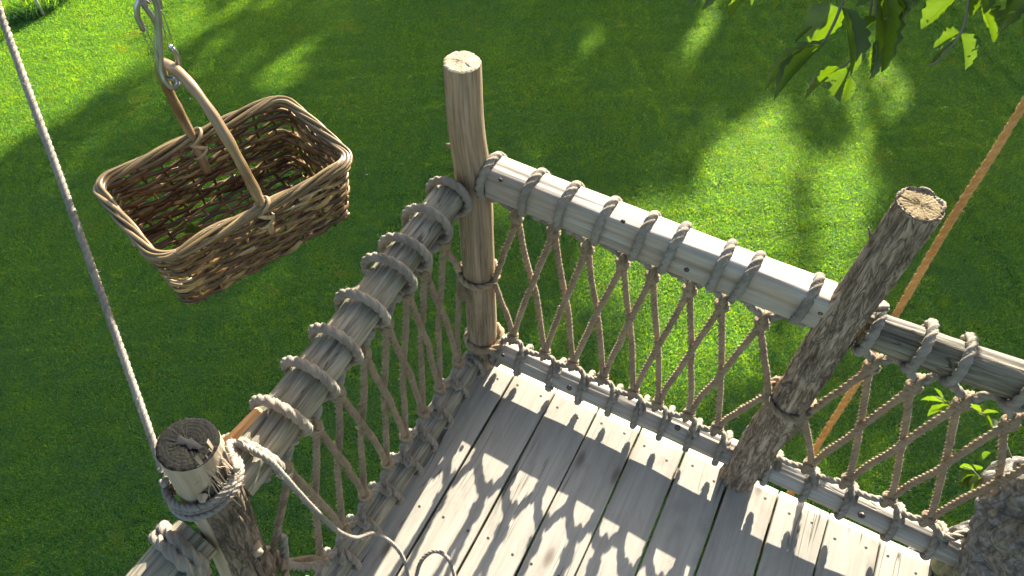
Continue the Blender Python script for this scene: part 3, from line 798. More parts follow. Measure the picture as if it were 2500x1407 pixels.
# cords tied off on the posts
def post_loop(root, cx, cy, r, z, turns=1.15, a0=0., rr=None, tail=None, tilt=0.):
    mb = MB(); pts = []
    n = int(16*turns)
    for i in range(n+1):
        a = a0+2*PI*turns*i/n; pts.append((cx+(r+.006)*math.cos(a), cy+(r+.006)*math.sin(a), z-.012*turns*i/n+tilt*math.cos(a)))
    if tail: pts += tail
    rope(mb, pts, rr or NR, fuzz=400); return mb.build('post_loop', M['hemp'], root)
post_loop(nAB, AX, AY, .047, .475, 1.2, .4)
post_loop(nAB, BX, BY, .049, .500, 1.25, 2.4)
strand(nAB, kTA[0], A(AX+.05, -.015, .470), ex, A(0, -1, 0), -1, g, 0, end_b='post')
strand(nAB, A(AX+.052, -.02, .462), kBA[0], ex, A(0, -1, 0), 1, g, 0, end_a='post')
strand(nAB, kTA[-1], A(BX-.048, BY-.02, .50), ex, A(0, -1, 0), 1, g, 0, end_b='post')
strand(nAB, A(BX-.05, BY-.012, .492), kBA[-1], ex, A(0, -1, 0), -1, g, 0, end_a='post')
post_loop(nAB, AX+.008, AY, .050, .150, 1.1, -1.9, LR)
mb = MB(); rope(mb, [(AX+.045, AY-.03, .13), (.09, -.035, .10), (.094, -.045, .07), (.085, -.02, .04)], LR, fuzz=300); mb.build('lashing', M['hemp_grey'], nAB)
# frayed tassel where the back net is tied to the corner post
mb = MB()
for k in range(40):
    b = A(AX-.028+g.normal(0, .004), AY-.050, .455); l = g.uniform(.03, .09)
    pts = [b, b+A(g.normal(.004, .006), -.006, -l*.5), b+A(g.normal(.010, .012), -.004, -l)]
    tube(mb, np.array(pts), .0008, 3)
tag(mb.build('frayed_end', M['hemp'], nAB), kind='stuff')

# left bay: corner post to near post
nAC = empty('rope_net', (0, -.46, .45), 'hemp rope net of the left bay between the two grey rails', 'rope net', 'rope nets of the railing')
wT = [-.085, -.185, -.279, -.345, -.450, -.545, -.630, -.722, -.806]
kT = [(.000, -.125, .720), (.000, -.217, .712), (.002, -.297, .718), (.003, -.389, .705), (.005, -.479, .712), (.008, -.580, .705), (.010, -.664, .700), (.013, -.766, .700)]
wB = [-.090, -.185, -.290, -.375, -.462, -.560, -.665, -.765, -.850]
kB = [(.010, -.135, .135), (.008, -.240, .138), (.006, -.330, .140), (.004, -.420, .142), (.002, -.510, .140), (.0, -.615, .142), (.0, -.715, .145), (.0, -.805, .145)]
net(nAC, R_ACT, R_ACL, 1, -1, (1, 0, 0), lambda a: .042, lambda a: .0365, wT, kT, wB, kB, seed=91)
ey = A(0, -1, 0); kTC = [np.array(k, float) for k in kT]; kBC = [np.array(k, float) for k in kB]
strand(nAC, kTC[0], A(AX-.048, AY-.02, .47), ey, A(1, 0, 0), -1, g, 0, end_b='post')
strand(nAC, A(AX-.05, AY-.022, .462), kBC[0], ey, A(1, 0, 0), 1, g, 0, end_a='post')
strand(nAC, kTC[-1], A(.02, -.905, .47), ey, A(1, 0, 0), 1, g, 0, end_b='post')
strand(nAC, A(.02, -.905, .46), kBC[-1], ey, A(1, 0, 0), -1, g, 0, end_a='post')
post_loop(nAC, .006, -.945, .058, .47, 1.2, .8)
mb = MB(); rope(mb, [atx(690, 1310, .03), atx(694, 1345, .03), atx(700, 1378, .028), atx(740, 1384, .03), atx(775, 1380, .035), atx(800, 1372, .04)], LR*.9, fuzz=300); mb.build('lashing', M['hemp_grey'], nAC)

# right bay: barked post to the tree
nR = empty('rope_net', (1.2, 0, .45), 'hemp rope net of the right bay beside the tree trunk', 'rope net', 'rope nets of the railing')
wT = [.950, 1.044, 1.117, 1.235]
kT = [(.996, 0, .728), (1.088, 0, .717), (1.181, 0, .722), (1.275, 0, .722)]
wB = [.955, 1.062, 1.165, 1.290, 1.395]
kB = [(1.030, 0, .185), (1.128, 0, .195), (1.235, 0, .195), (1.338, 0, .185)]
net(nR, R_RT, R_RL, 0, 1, (0, -1, 0), lambda a: .039, lambda a: .0375, wT, kT, wB, kB, seed=95)
kTR = [np.array(k, float) for k in kT]; kBR = [np.array(k, float) for k in kB]
strand(nR, kTR[0], A(BX+.05, BY-.015, .49), ex, A(0, -1, 0), -1, g, 0, end_b='post')
strand(nR, A(BX+.045, BY-.03, .482), kBR[0], ex, A(0, -1, 0), 1, g, 0, end_a='post')
strand(nR, A(1.385, 0, .80), kBR[-1], ex, A(0, -1, 0), -1, g, 1, end_a='post')
strand(nR, kTR[-1], A(1.47, .02, .23), ex, A(0, -1, 0), 1, g, 0, end_b='post')
mb = MB(); rope(mb, [kBR[-1]+A(.012, 0, .002), A(1.40, -.01, .165), A(1.45, .03, .17)], LR, fuzz=200); mb.build('lashing', M['hemp_grey'], nR)
mb = MB(); b = atd(1962, 985, 1.72)
pts = [b, atd(1958, 1020, 1.73), atd(1950, 1050, 1.74)]; rope(mb, pts, NR*.8, fuzz=400)
for k in range(30):
    q = pts[-1]+g.normal(0, .004, 3); tube(mb, np.array([pts[-1]-A(0, 0, -.01), q, q+A(g.normal(-.006, .006), g.normal(0, .006), -g.uniform(.012, .03))]), .0008, 3)
mb.build('rope_tail', M['hemp'], nR)

# collar of rope on the rail that leaves the near post
nC = empty('lashing_collar', (.0, -.985, .80), 'thick rope collar on the grey rail at lower left', 'rope')
for dy in (0, -.017):
    mb = MB(); pts = []
    for i in range(19):
        a = 2*PI*1.08*i/18; pts.append((.008+.051*math.cos(a), -.978+dy-.010*i/18-.010*math.cos(a), .797+.051*math.sin(a)))
    rope(mb, pts, LR*1.05, fuzz=300); mb.build('turn', M['hemp_grey'], nC)

# ------------------------------------------------------------------ white hauling rope
hp = empty('white_rope', (.04, -.89, .96), 'white hauling rope coming down from upper left and wound on the near post', 'rope')
c0 = A(.040, -.896, .955); WR = .0065
w0 = atz(397, 1150, .985); w_top = atd(0, 30, 1.36)
dirw = unit(w_top-w0)
mb = MB(); rope(mb, [w0-A(.0, .012, .02), w0, w0+(w_top-w0)*.3+A(.002, 0, -.003), w0+(w_top-w0)*.65+A(.002, 0, -.003), w_top, w_top+dirw*.9, w_top+dirw*1.9], WR, fuzz=250, step=.004, lob=.45, pitch=4.5)
mb.build('taut_line', M['white_rope'], hp)
mb = MB(); pts = []
for i in range(61):
    a = PI*1.05+2*PI*3.1*i/60; rr = .0525+.0015*math.sin(i*.9)+.004*(i > 30)
    pts.append((c0[0]+rr*math.cos(a), c0[1]+rr*math.sin(a), c0[2]+.016-.036*i/60+.010*math.cos(a-.6)))
rope(mb, pts, WR, fuzz=300, step=.0035, lob=.6, pitch=4.5); mb.build('post_wrap', M['white_rope'], hp)
tl = [A(c0[0]+.055, c0[1]+.03, .985), atz(560, 1083, .975), atz(610, 1096, .93), atz(655, 1122, .915), atz(690, 1160, .86), atz(730, 1205, .74), atz(775, 1252, .60), atz(825, 1297, .43), atz(868, 1314, .31),
      atz(905, 1303, .22), atz(945, 1318, .15), atz(978, 1352, .085), atz(996, 1400, .04), atz(1000, 1450, .012), atz(1004, 1490, .0075), atz(1012, 1470, .0085),
      atz(1016, 1410, .022), atz(1030, 1368, .045), atz(1060, 1346, .055), atz(1090, 1360, .045), atz(1107, 1395, .03), atz(1108, 1440, .010), atz(1085, 1490, .0075)]
mb = MB(); rope(mb, tl, WR*.98, fuzz=200, step=.0035, lob=.6, pitch=4.5); mb.build('loose_tail', M['white_rope'], hp)

# ------------------------------------------------------------------ orange rope beyond the right bay
b0 = A(1.075, .13, -.02); q1 = atd(2495, 262, 2.05); q0 = aty(1990, 1098, .16)
orp = empty('orange_rope', tuple(q0), 'fuzzy orange sisal rope slanting behind the barked post', 'rope')
mb = MB(); dd = unit(q1-q0)
rope(mb, [q0-dd*.5+A(0, -.12, -.1), q0-dd*.02, q0+(q1-q0)*.25+A(.004, .0, -.012), q0+(q1-q0)*.5+A(.0, .004, -.018), q0+(q1-q0)*.75+A(-.004, 0, -.010), q1, q1+dd*.8, q1+dd*1.6], .0106, fuzz=900, step=.0055, pitch=6.5, lob=.8)
mb.build('rope', M['orange_rope'], orp)

# ------------------------------------------------------------------ basket
BC = A(-.243, -.444, 1.097)
BU, BV, BW = A(.943, -.333, -.026), A(.332, .942, -.046), A(.040, .035, .999)
HH = .153
def BL(u, v, h): return BC+np.outer(np.atleast_1d(u), BU)+np.outer(np.atleast_1d(v), BV)+np.outer(np.atleast_1d(h), BW)
def outline(n, a, b, rc):
    """rounded rectangle, n points evenly spaced; position and outward normal"""
    segs = [2*(b-rc), PI/2*rc, 2*(a-rc), PI/2*rc]*1
    seq = []
    L = 2*(2*(a-rc)+2*(b-rc))+2*PI*rc
    out = np.zeros((n, 2)); nor = np.zeros((n, 2))
    parts = [('l', A(a, -(b-rc)), A(a, b-rc), A(1, 0)), ('c', A(a-rc, b-rc), 0.), ('l', A(a-rc, b), A(-(a-rc), b), A(0, 1)), ('c', A(-(a-rc), b-rc), PI/2),
             ('l', A(-a, b-rc), A(-a, -(b-rc)), A(-1, 0)), ('c', A(-(a-rc), -(b-rc)), PI), ('l', A(-(a-rc), -b), A(a-rc, -b), A(0, -1)), ('c', A(a-rc, -(b-rc)), 1.5*PI)]
    lens = [np.linalg.norm(p_[2]-p_[1]) if p_[0] == 'l' else PI/2*rc for p_ in parts]
    cum = np.concatenate([[0], np.cumsum(lens)]); L = cum[-1]
    for i in range(n):
        s = L*i/n; k = min(np.searchsorted(cum, s, 'right')-1, 7); t = (s-cum[k])/lens[k]; p_ = parts[k]
        if p_[0] == 'l': out[i] = p_[1]+(p_[2]-p_[1])*t; nor[i] = p_[3]
        else:
            an = p_[2]+t*PI/2; nor[i] = (math.cos(an), math.sin(an)); out[i] = p_[1]+rc*nor[i]
    return out, nor, L
bk = empty('wicker_basket', tuple(BC-BW*HH), 'brown wicker basket with hoop handle hanging left of the deck', 'basket')
NST = 30
g = np.random.default_rng(120)
def ab(h):  t = h/HH; return .1215-.016*t, .194-.016*t, .030-.002*t
# stakes
po = {}
for k in range(NST):
    pts = []
    for h in np.linspace(-.004, HH+.002, 7):
        a, b, rc = ab(h); o2, n2, L = outline(NST, a, b, rc); q = o2[k]; pts.append(BL(q[0], q[1], -h)[0])
    mb = MB(); tube(mb, spline(pts, .012), .0030, 7, off=float(k)); mb.build('stake', M['wicker'], bk)
# weavers
rows = 14; NP = NST*6
for r_ in range(rows):
    h0 = .010+(HH-.016)*r_/(rows-1)
    a, b, rc = ab(h0); o2, n2, L = outline(NP, a, b, rc)
    i = np.arange(NP); ph = PI*i/6+(PI if r_ % 2 else 0)
    f = sines(130+r_, 6, (1, 5), (1, 2), inta=True); t = i/NP*2*PI
    offn = .0038*np.cos(ph)+.0016*f(t, 0*t)
    hz = h0+.0026*f(t*1.0, 1.7+0*t)
    q = o2+n2*offn[:, None]
    path = BL(q[:, 0], q[:, 1], -hz)
    rad = .0040+.0009*g.random()
    mb = MB()
    s_ = int(g.integers(0, NP)); path = np.roll(path, s_, 0)
    mm = NP-int(g.integers(1, 4))
    fr = sines(160+r_, 5, (3, 9), (1, 2))
    tube(mb, path[:mm], lambda tt, fr=fr, rad=rad: rad*(1+.16*fr(tt*2*PI, 0*tt)), 7, off=float(r_*5.3), up=tuple(BW), squash=(.72, 1.22))
    mb.build('weaver', M['wicker'], bk)
    # a short second rod laid in beside it on one stretch, as the weave packs doubled rods
    for rep in range(2):
        s0 = int(g.integers(0, NP)); ln = int(g.integers(18, 60)); idx = (s0+np.arange(ln)) % NP
        q = o2[idx]+n2[idx]*(-offn[idx]*.9)[:, None]; hh = hz[idx]+.006+.001*np.sin(idx*.3)
        mb = MB(); tube(mb, BL(q[:, 0], q[:, 1], -hh), lambda tt: .0030*(1-.5*np.abs(2*tt-1)**3), 6, off=float(r_+rep*7), up=tuple(BW), squash=(.8, 1.15)); mb.build('weaver', M['wicker'], bk)
# rod ends that stick out
for k in range(16):
    side = int(g.integers(0, NP)); h0 = g.uniform(.02, HH-.01); a, b, rc = ab(h0); o2, n2, L = outline(NP, a, b, rc)
    idx = (side+np.arange(8)) % NP; q = o2[idx]+n2[idx]*(np.linspace(.002, .010, 8))[:, None]
    mb = MB(); tube(mb, BL(q[:, 0], q[:, 1], -(h0+np.linspace(0, g.uniform(-.006, .006), 8))), .0028, 6, off=float(k)); mb.build('rod_end', M['strip'], bk)
# rim: rods twisted into a thick border
o2, n2, L = outline(240, .1225, .195, .034)
for k in range(6):
    i = np.arange(240); tw = 2*PI*k/6+2*PI*4*i/240
    rim_r = .0070+.0012*np.sin(i*.05+k)
    fr = sines(180+k, 5, (1, 6), (1, 2), inta=True)
    hh = .004+rim_r*np.sin(tw)*.85+.0022*fr(2*PI*i/240, 0*i); q = o2+n2*(rim_r*np.cos(tw)*1.05)[:, None]
    mb = MB(); tube(mb, BL(q[:, 0], q[:, 1], hh), .0037+.0006*(k % 2), 8, closed=True, off=float(k*2.2)); mb.build('rim_rod', M['rim'], bk)
# base
for k in range(15):
    u = -.10+.2*k/14; m = 40; v_ = np.linspace(-.178, .178, m)
    mb = MB(); tube(mb, BL(u+0*v_+.001*np.sin(v_*30+k), v_, -HH+.003+.0035*np.cos(PI*np.arange(m)/4+(PI if k % 2 else 0))), .0037+.0007*g.random(), 7, off=float(k*1.7), squash=(1.15, .85)); mb.build('base_rod', M['wicker'], bk)
for k in range(9):
    v_ = -.165+.33*k/8; u_ = np.linspace(-.106, .106, 10)
    mb = MB(); tube(mb, BL(u_, v_+0*u_, -HH+.003+0*u_), .0036, 7, off=float(k*2.9)); mb.build('base_rod', M['wicker'], bk)
# handle
hpts = []
for t in np.linspace(-1, 1, 25):
    an = PI/2*t; u = .119*math.copysign(abs(math.sin(an))**.92, t); h = .222*math.cos(an)**.80 if abs(t) < 1 else 0
    hpts.append((u, h))
hp_ = [(-.110, -.075), (-.114, -.035)]+hpts+[(.114, -.035), (.110, -.075)]
HLEAN = A(-.022, -.012, .004)      # the hoop leans a little outwards
mb = MB(); P_ = np.concatenate([BL(u, .004*math.sin(u*20), h)+HLEAN*max(0, h)/.222 for u, h in hp_]); tube(mb, spline(P_, .006), lambda t: .0090+.0006*np.sin(t*40)+.0004*np.sin(t*93), 12, off=3.0)
hd = mb.build('handle', M['handle'], bk)
for sg in (-1, 1):
    for kk, (h, tilt) in enumerate(((.006, .5), (-.012, -.5), (-.030, .35))):
        pts = []
        for i in range(15):
            a = 2*PI*i/14; pts.append(BL(sg*(.119+.013*math.cos(a)), .016*math.sin(a)+.0, h+.012*math.sin(a)*tilt*2)[0])
        mb = MB(); tube(mb, spline(pts, .004), .0034, 6, off=float(kk), squash=(.6, 1.3)); mb.build('binding', M['strip'], hd)

# ------------------------------------------------------------------ carabiners and the cord above
HAp = BL(0, 0, .222)[0]+HLEAN
nh = CAM-HAp; nh[2] = 0; nh = unit(nh); sh = np.cross(A(0, 0, 1), nh)
def cl(s, t, off=0.): return HAp+sh*s*1.12+A(0, 0, 1)*t*1.16+nh*off
def carabiner(name, body, gate0, gate1, off, label):
    c = empty(name, tuple(cl(0, .05, off)), label, 'carabiner', 'carabiners above the basket')
    mb = MB(); tube(mb, spline([cl(s, t, off+o_) for s, t, o_ in body], .0025), .0042, 10); mb.build('body', M['steel'], c)
    for q in (-.0028, .0028):
        mb = MB(); tube(mb, spline([cl(gate0[0], gate0[1], off+q*.4), cl((gate0[0]+gate1[0])/2+q, (gate0[1]+gate1[1])/2, off+q), cl(gate1[0]+q*.9, gate1[1], off+q)], .004), .0009, 6); mb.build('gate_wire', M['steel'], c)
    mb = MB(); tube(mb, np.array([cl(gate1[0]-.002, gate1[1]-.004, off), cl(gate1[0]+.0005, gate1[1]+.004, off)]), .0034, 8); mb.build('nose', M['steel'], c)
    return c
carabiner('carabiner', [(-.0155, .076, 0), (-.0155, .090, 0), (-.010, .104, 0), (.001, .114, 0), (.011, .110, 0), (.0118, .097, 0), (.004, .070, 0), (-.007, .038, 0), (-.0160, .012, 0), (-.0185, -.004, .004), (-.0135, -.0160, .006), (-.004, -.0165, .002), (-.002, -.012, -.004)],
          (-.0165, .004), (-.0150, .075), .010, 'wire gate carabiner with its gate on the left, nearest the camera')
carabiner('carabiner', [(.0150, .087, 0), (.0165, .099, 0), (.011, .113, 0), (.0, .116, 0), (-.003, .100, 0), (.002, .068, 0), (-.009, .036, 0), (-.0175, .012, 0), (-.0185, -.006, 0), (-.009, -.0145, 0), (.001, -.011, 0), (.0075, .003, 0), (.0105, .018, 0), (.0082, .029, 0)],
          (.0148, .086), (.0078, .030), -.004, 'wire gate carabiner with its gate on the right, behind the first')
hr = empty('hoist_cord', tuple(cl(.002, .112, .003)), 'pale cord knotted to the top of the carabiners', 'rope')
mb = MB(); rope(mb, [cl(.010, .106, -.012), cl(.004, .103, 0), cl(-.002, .106, .014), cl(-.001, .120, .008), cl(0, .140, .004), cl(0, .30, .003), cl(0, 1.9, .003)], .0060, fuzz=150, step=.005); mb.build('cord', M['white_rope'], hr)

# ------------------------------------------------------------------ splinter beside the near post
s0 = atz(552, 1085, .93); s1 = atz(634, 1000, .985)
sp = empty('wood_splinter', tuple(s0), 'orange splinter of split cedar beside the near post top', 'splinter')
mb = MB(); d = unit(s1-s0); sd = unit(np.cross(d, unit(CAM-s0))); nn = np.cross(d, sd); v = []
for t, w_ in ((0, .011), (.35, .0105), (.7, .0095), (.97, .0085), (1.0, .006)):
    c = s0+(s1-s0)*t
    for a, b in ((-1, -1), (1, -1), (1, 1), (-1, 1)): v.append(c+sd*w_*a*.75+nn*.003*b+RNG.normal(0, .0006, 3))
f = grid_faces(5, 4)+[(3, 2, 1, 0), (16, 17, 18, 19)]
mb.add(np.array(v), f, [( (q-s0)@d, (q-s0)@sd, 0) for q in v]); mb.build('split_piece', M['splinter'], sp, False)

# ------------------------------------------------------------------ the tree at lower right
def worley(P, F):
    d1 = np.full(len(P), 9.); d2 = np.full(len(P), 9.)
    for q in F:
        d = np.linalg.norm(P-q, axis=1); m = d < d1
        d2 = np.where(m, d1, np.minimum(d2, d)); d1 = np.where(m, d, d1)
    return d1, d2
tr = empty('oak_tree', (1.64, .02, GZ), 'thick rough barked tree trunk rising through the deck at lower right', 'tree')
def build_trunk():
    zs = np.concatenate([np.linspace(GZ-.1, -.1, 24), np.linspace(-.08, 1.0, 190), np.linspace(1.05, 3.2, 40)])
    nseg = 260; th = np.arange(nseg)*2*PI/nseg
    cx = np.interp(zs, [GZ, 0, .2, .36, .5, .8, 1.5, 3.2], [1.68, 1.662, 1.638, 1.600, 1.625, 1.72, 1.95, 2.3])
    cy = np.interp(zs, [GZ, 0, .36, .8, 3.2], [.0, .015, .02, -.02, -.15])
    rr = np.interp(zs, [GZ-.1, GZ+.4, -.3, 0, .08, .2, .36, .5, .8, 3.2], [.50, .36, .22, .20, .19, .195, .215, .215, .21, .17])
    g = np.random.default_rng(210)
    Z, TH = np.meshgrid(zs, th, indexing='ij')
    X = cx[:, None]+rr[:, None]*np.cos(TH); Y = cy[:, None]+rr[:, None]*np.sin(TH)
    P = np.stack([X.ravel(), Y.ravel(), Z.ravel()*.42], 1)
    near = (Z.ravel() > -.2) & (Z.ravel() < 1.2)
    F = []
    for _ in range(420):
        z = g.uniform(-.2, 1.2); a = g.uniform(0, 2*PI); r0 = np.interp(z, zs, rr); F.append((np.interp(z, zs, cx)+r0*math.cos(a), np.interp(z, zs, cy)+r0*math.sin(a), z*.42))
    d1 = np.zeros(len(P)); d2 = np.zeros(len(P)); d1[near], d2[near] = worley(P[near], np.array(F))
    edge = np.clip((d2-d1)/.026, 0, 1); edge = np.where(near, edge, .6)
    f1 = sines(211, 12, (5, 18), (3, 9), intb=True); f2 = sines(212, 14, (30, 80), (12, 40), intb=True)
    disp = .015*(edge**.6-.6)+.008*f1(Z.ravel(), TH.ravel())+.0022*f2(Z.ravel(), TH.ravel())
    fl = np.maximum(0, 1-np.abs(Z-.01)/.13).ravel()*np.exp(-(((TH.ravel()-math.radians(215)+PI) % (2*PI)-PI)/.9)**2)
    disp += .030*fl
    X = X.ravel()+disp*np.cos(TH.ravel()); Y = Y.ravel()+disp*np.sin(TH.ravel())
    v = np.stack([X, Y, Z.ravel()], 1)
    moss = np.clip(fl*1.4-.35+.25*f2(Z.ravel(), TH.ravel()), 0, .9)
    mb = MB(); mb.add(v, grid_faces(len(zs), nseg), np.stack([v[:, 2], v[:, 0], v[:, 1]], 1), moss); mb.build('trunk', M['oak_bark'], tr)
build_trunk()
def limb(pts, r0, r1, seed):
    mb = MB(); tube(mb, spline(pts, .05), lambda t: r0+(r1-r0)*t, 12, off=float(seed)); return mb.build('limb', M['oak_bark'], tr)
limb([(2.28, -.13, 3.0), (1.6, .3, 3.25), (.4, .1, 3.15), (-.24, -.42, 3.05), (-1.1, .2, 3.2), (-2.4, 1.0, 3.5)], .12, .03, 1)
limb([(2.28, -.15, 3.1), (2.6, -.6, 4.0), (2.2, -1.4, 5.2)], .13, .05, 2)
limb([(2.28, -.15, 3.0), (2.5, .9, 3.7), (2.1, 1.9, 3.9)], .09, .02, 3)

# ------------------------------------------------------------------ leaves
def leaf_mesh(mb, base, tip, nrm, width, fold=.25, curl=.15, jag=.12, seed=1, holes=0.0, shape=.45):
    g = np.random.default_rng(seed); ax = tip-base; L = np.linalg.norm(ax); ax = ax/L
    nrm = unit(nrm-ax*(nrm@ax)); sd = np.cross(ax, nrm)
    n, m = 24, 9; v = np.zeros((n, m, 3)); gc = np.zeros((n, m, 3))
    jl = g.normal(0, 1, (n, 2)); jl = .25*jl+.75*np.sin(np.arange(n)[:, None]*1.5+g.uniform(0, 6, 2))
    for i in range(n):
        t = i/(n-1); w = width*.5*(math.sin(PI*t**(shape+.35))**.75 if 0 < t < 1 else 0)
        for j in range(m):
            q = (j-(m-1)/2)/((m-1)/2); ww = w*(1+jag*jl[i, 0 if q < 0 else 1]*abs(q)**2)
            v[i, j] = base+ax*L*t+sd*q*ww*math.cos(fold)+nrm*(abs(q)*ww*math.sin(fold)*2-curl*L*(t-.3)**2+.022*L*math.sin(7*t+3*q+seed)*abs(q))
            gc[i, j] = (t*L, q*w, seed)
    f = []
    for i in range(n-1):
        for j in range(m-1):
            if holes and 2 < i < n-1 and g.random() < holes: continue
            f.append((i*m+j, i*m+j+1, (i+1)*m+j+1, (i+1)*m+j))
    mb.add(v.reshape(-1, 3), f, gc.reshape(-1, 3))
LSEED = [500]; DARK = []; LIT = []
def px_leaf(parent, b, t, wpx, dist, bright, fold=.3, curl=.12, holes=.02, dt=0.0, jag=.10):
    LSEED[0] += 1; g = np.random.default_rng(LSEED[0])
    B = atd(b[0], b[1], dist); T = atd(t[0], t[1], dist+dt+g.uniform(-.01, .01))
    ax = unit(T-B); s = -SUN_D; view = unit(CAM-B)
    n_b = unit(s-ax*(s@ax)); n_d = np.cross(ax, n_b)
    if n_d@view < 0: n_d = -n_d
    if n_b@view < 0 and False: n_b = -n_b
    n = unit(n_b*bright+n_d*(1-bright)+g.normal(0, .08, 3))
    mb = MB(); leaf_mesh(mb, B, T, n, wpx*dist/FPX, fold, curl, jag+holes*2, LSEED[0], holes*.3)
    if dist < 1.2: (DARK if bright < .4 else LIT).append((parent, B, T, wpx*dist/FPX))
    return mb.build('leaf', M['leaf'], parent)
def twig(parent, pts, dist, r=.0016, mat_=None):
    mb = MB(); P = [atd(x, y, dist+(q[0] if q else 0)) for x, y, *q in pts]; tube(mb, spline(P, .006), lambda t: r*(1.15-.4*t), 7); return mb.build('twig', mat_ or M['twig'], parent)
M['twig'] = simple('twig_bark', (.14, .13, .07), .6)
D1 = .88
br1 = empty('leafy_twig', tuple(atd(2062, -60, D1)), 'twig of dark and glowing leaves hanging into the top right of the picture', 'twig', 'leafy twigs of the tree')
twig(br1, [(2085, -220), (2072, -90), (2060, -5), (2052, 18), (2035, 60), (2008, 108), (1985, 130)], D1, .0019)
twig(br1, [(2056, 14), (2075, 60), (2082, 140), (2072, 172)], D1-.01, .0013)
twig(br1, [(2135, -60), (2120, 60), (2095, 125), (2050, 170), (2010, 195)], D1+.02, .0013)
for a in (((2047, 16), (1976, 106), 84, .95, .30, .10, .0), ((2058, 20), (2086, 182), 66, .12, .5, .12, .01), ((2010, 106), (1862, 214), 50, .25, .7, .12, .03), ((2008, 110), (1884, 240), 48, .10, .75, .10, .01),
          ((2078, 164), (2046, 248), 92, .15, .3, .15, .03), ((2048, 164), (1962, 238), 50, .35, .4, .15, .05), ((2040, 178), (1998, 200), 34, .9, .3, .1, .04), ((1984, 66), (1940, 104), 16, .1, .9, .1, 0), ((2075, 190), (2064, 252), 26, .95, .3, .1, .05)):
    px_leaf(br1, a[0], a[1], a[2], D1+RNG.uniform(-.02, .02), a[3], a[4], a[5], a[6])
br2 = empty('leafy_twig', tuple(atd(2150, -60, D1)), 'broad dark leaf spray reaching down from the top edge, right of the first twig', 'twig', 'leafy twigs of the tree')
twig(br2, [(2160, -260), (2150, -120), (2140, -20), (2138, 40)], D1, .0018)
for a in (((2142, -25), (2134, 192), 88, .10, .35, .08, .02), ((2180, -40), (2202, 70), 72, .15, .3, .1, .02), ((2140, 44), (2092, 86), 40, .95, .2, .1, .0), ((2160, -20), (2160, 175), 60, .18, .6, .1, .03), ((2140, 100), (2132, 190), 34, .9, .3, .1, .06),
          ((2110, -40), (2090, 18), 50, .3, .3, .1, .02), ((2215, -50), (2235, 15), 55, .3, .3, .1, .02), ((2190, -10), (2215, 40), 40, .2, .3, .1, .0)):
    px_leaf(br2, a[0], a[1], a[2], D1+RNG.uniform(-.02, .02), a[3], a[4], a[5], a[6])
br3 = empty('leafy_twig', tuple(atd(2370, -60, .82)), 'jagged insect eaten leaves hanging in the top right corner', 'twig', 'leafy twigs of the tree')
twig(br3, [(2400, -250), (2375, -80), (2362, 20), (2346, 80), (2300, 140), (2270, 162)], .82, .0016)
twig(br3, [(2430, -200), (2420, -60), (2408, 10), (2400, 30)], .82, .0014)
for a in (((2345, -18), (2246, 70), 56, .85, .35, .1, .07), ((2343, 78), (2278, 116), 36, .95, .3, .1, .09), ((2346, 80), (2362, 170), 40, .7, .5, .15, .09), ((2336, 92), (2268, 164), 16, .1, .8, .1, .05), ((2398, 18), (2432, 104), 62, .95, .25, .1, .10),
          ((2468, -40), (2440, 84), 78, .35, .3, .1, .03), ((2505, 0), (2492, 98), 84, .35, .3, .1, .05), ((2350, -30), (2372, 42), 60, .1, .4, .1, .02), ((2385, -40), (2405, 34), 60, .15, .4, .1, .02), ((2440, -60), (2480, 20), 80, .2, .3, .1, .03)):
    px_leaf(br3, a[0], a[1], a[2], .82+RNG.uniform(-.02, .02), a[3], a[4], a[5], a[6])
br4 = empty('leafy_twig', tuple(atd(1800, -60, 1.1)), 'few drooping leaves peeking in at the top edge, left of the other twigs', 'twig', 'leafy twigs of the tree')
twig(br4, [(1900, -160), (1850, -60), (1800, -45), (1740, -40), (1690, -45)], 1.1, .0016)
for a in (((1838, -28), (1776, 48), 46, .35, .4, .1, .03), ((1738, -40), (1714, 28), 46, .3, .4, .1, .0), ((1692, -40), (1676, 16), 40, .35, .4, .1, .0), ((1890, -50), (1888, 28), 44, .3, .4, .1, .0), ((1824, -40), (1836, 14), 22, .95, .3, .1, 0)):
    px_leaf(br4, a[0], a[1], a[2], 1.1, a[3], a[4], a[5], a[6])
# unseen loose leaves added above the picture to block sun from the dark ones
def shading_leaves():
    g = np.random.default_rng(640); s = -SUN_D
    for parent, B, T, wd in DARK:
        for f_ in (.12, .36, .62, .88):
            for tries in range(12):
                q = B+(T-B)*f_+g.normal(0, .006+.002*tries, 3); dd_ = .12
                while True:
                    c = q+s*dd_; w_ = np.array(ROTM.transposed() @ Vector(c-CAM))
                    if PH/2-FPX*w_[1]/-w_[2] < -60 or dd_ > 1.6: break
                    dd_ += .04
                ok = True
                for _, b2, t2, w2 in LIT:
                    for k in (.2, .5, .8):
                        v = c-(b2+(t2-b2)*k); v = v-s*(v@s)
                        if np.linalg.norm(v) < .020: ok = False
                if ok: break
            if not ok: continue
            ax2 = unit((T-B)+g.normal(0, .02, 3)); ln = max(.05, np.linalg.norm(T-B)*.50)
            m2 = MB(); leaf_mesh(m2, c-ax2*ln/2, c+ax2*ln/2, s+g.normal(0, .15, 3), max(.038, wd*1.1), .05, .05, .1, int(g.integers(1, 9999)), 0); m2.build('leaf', M['leaf'], parent)
shading_leaves()
D5 = 1.95
br5 = empty('leafy_shoot', tuple(atd(2420, 1060, D5)), 'bright green shoot just outside the right net under the top rail', 'twig', 'leafy shoots by the trunk')
twig(br5, [(2470, 1120), (2450, 1075), (2400, 1010), (2345, 998), (2312, 984), (2285, 968)], D5, .0018)
twig(br5, [(2450, 1075), (2470, 1040), (2500, 1000)], D5, .0016)
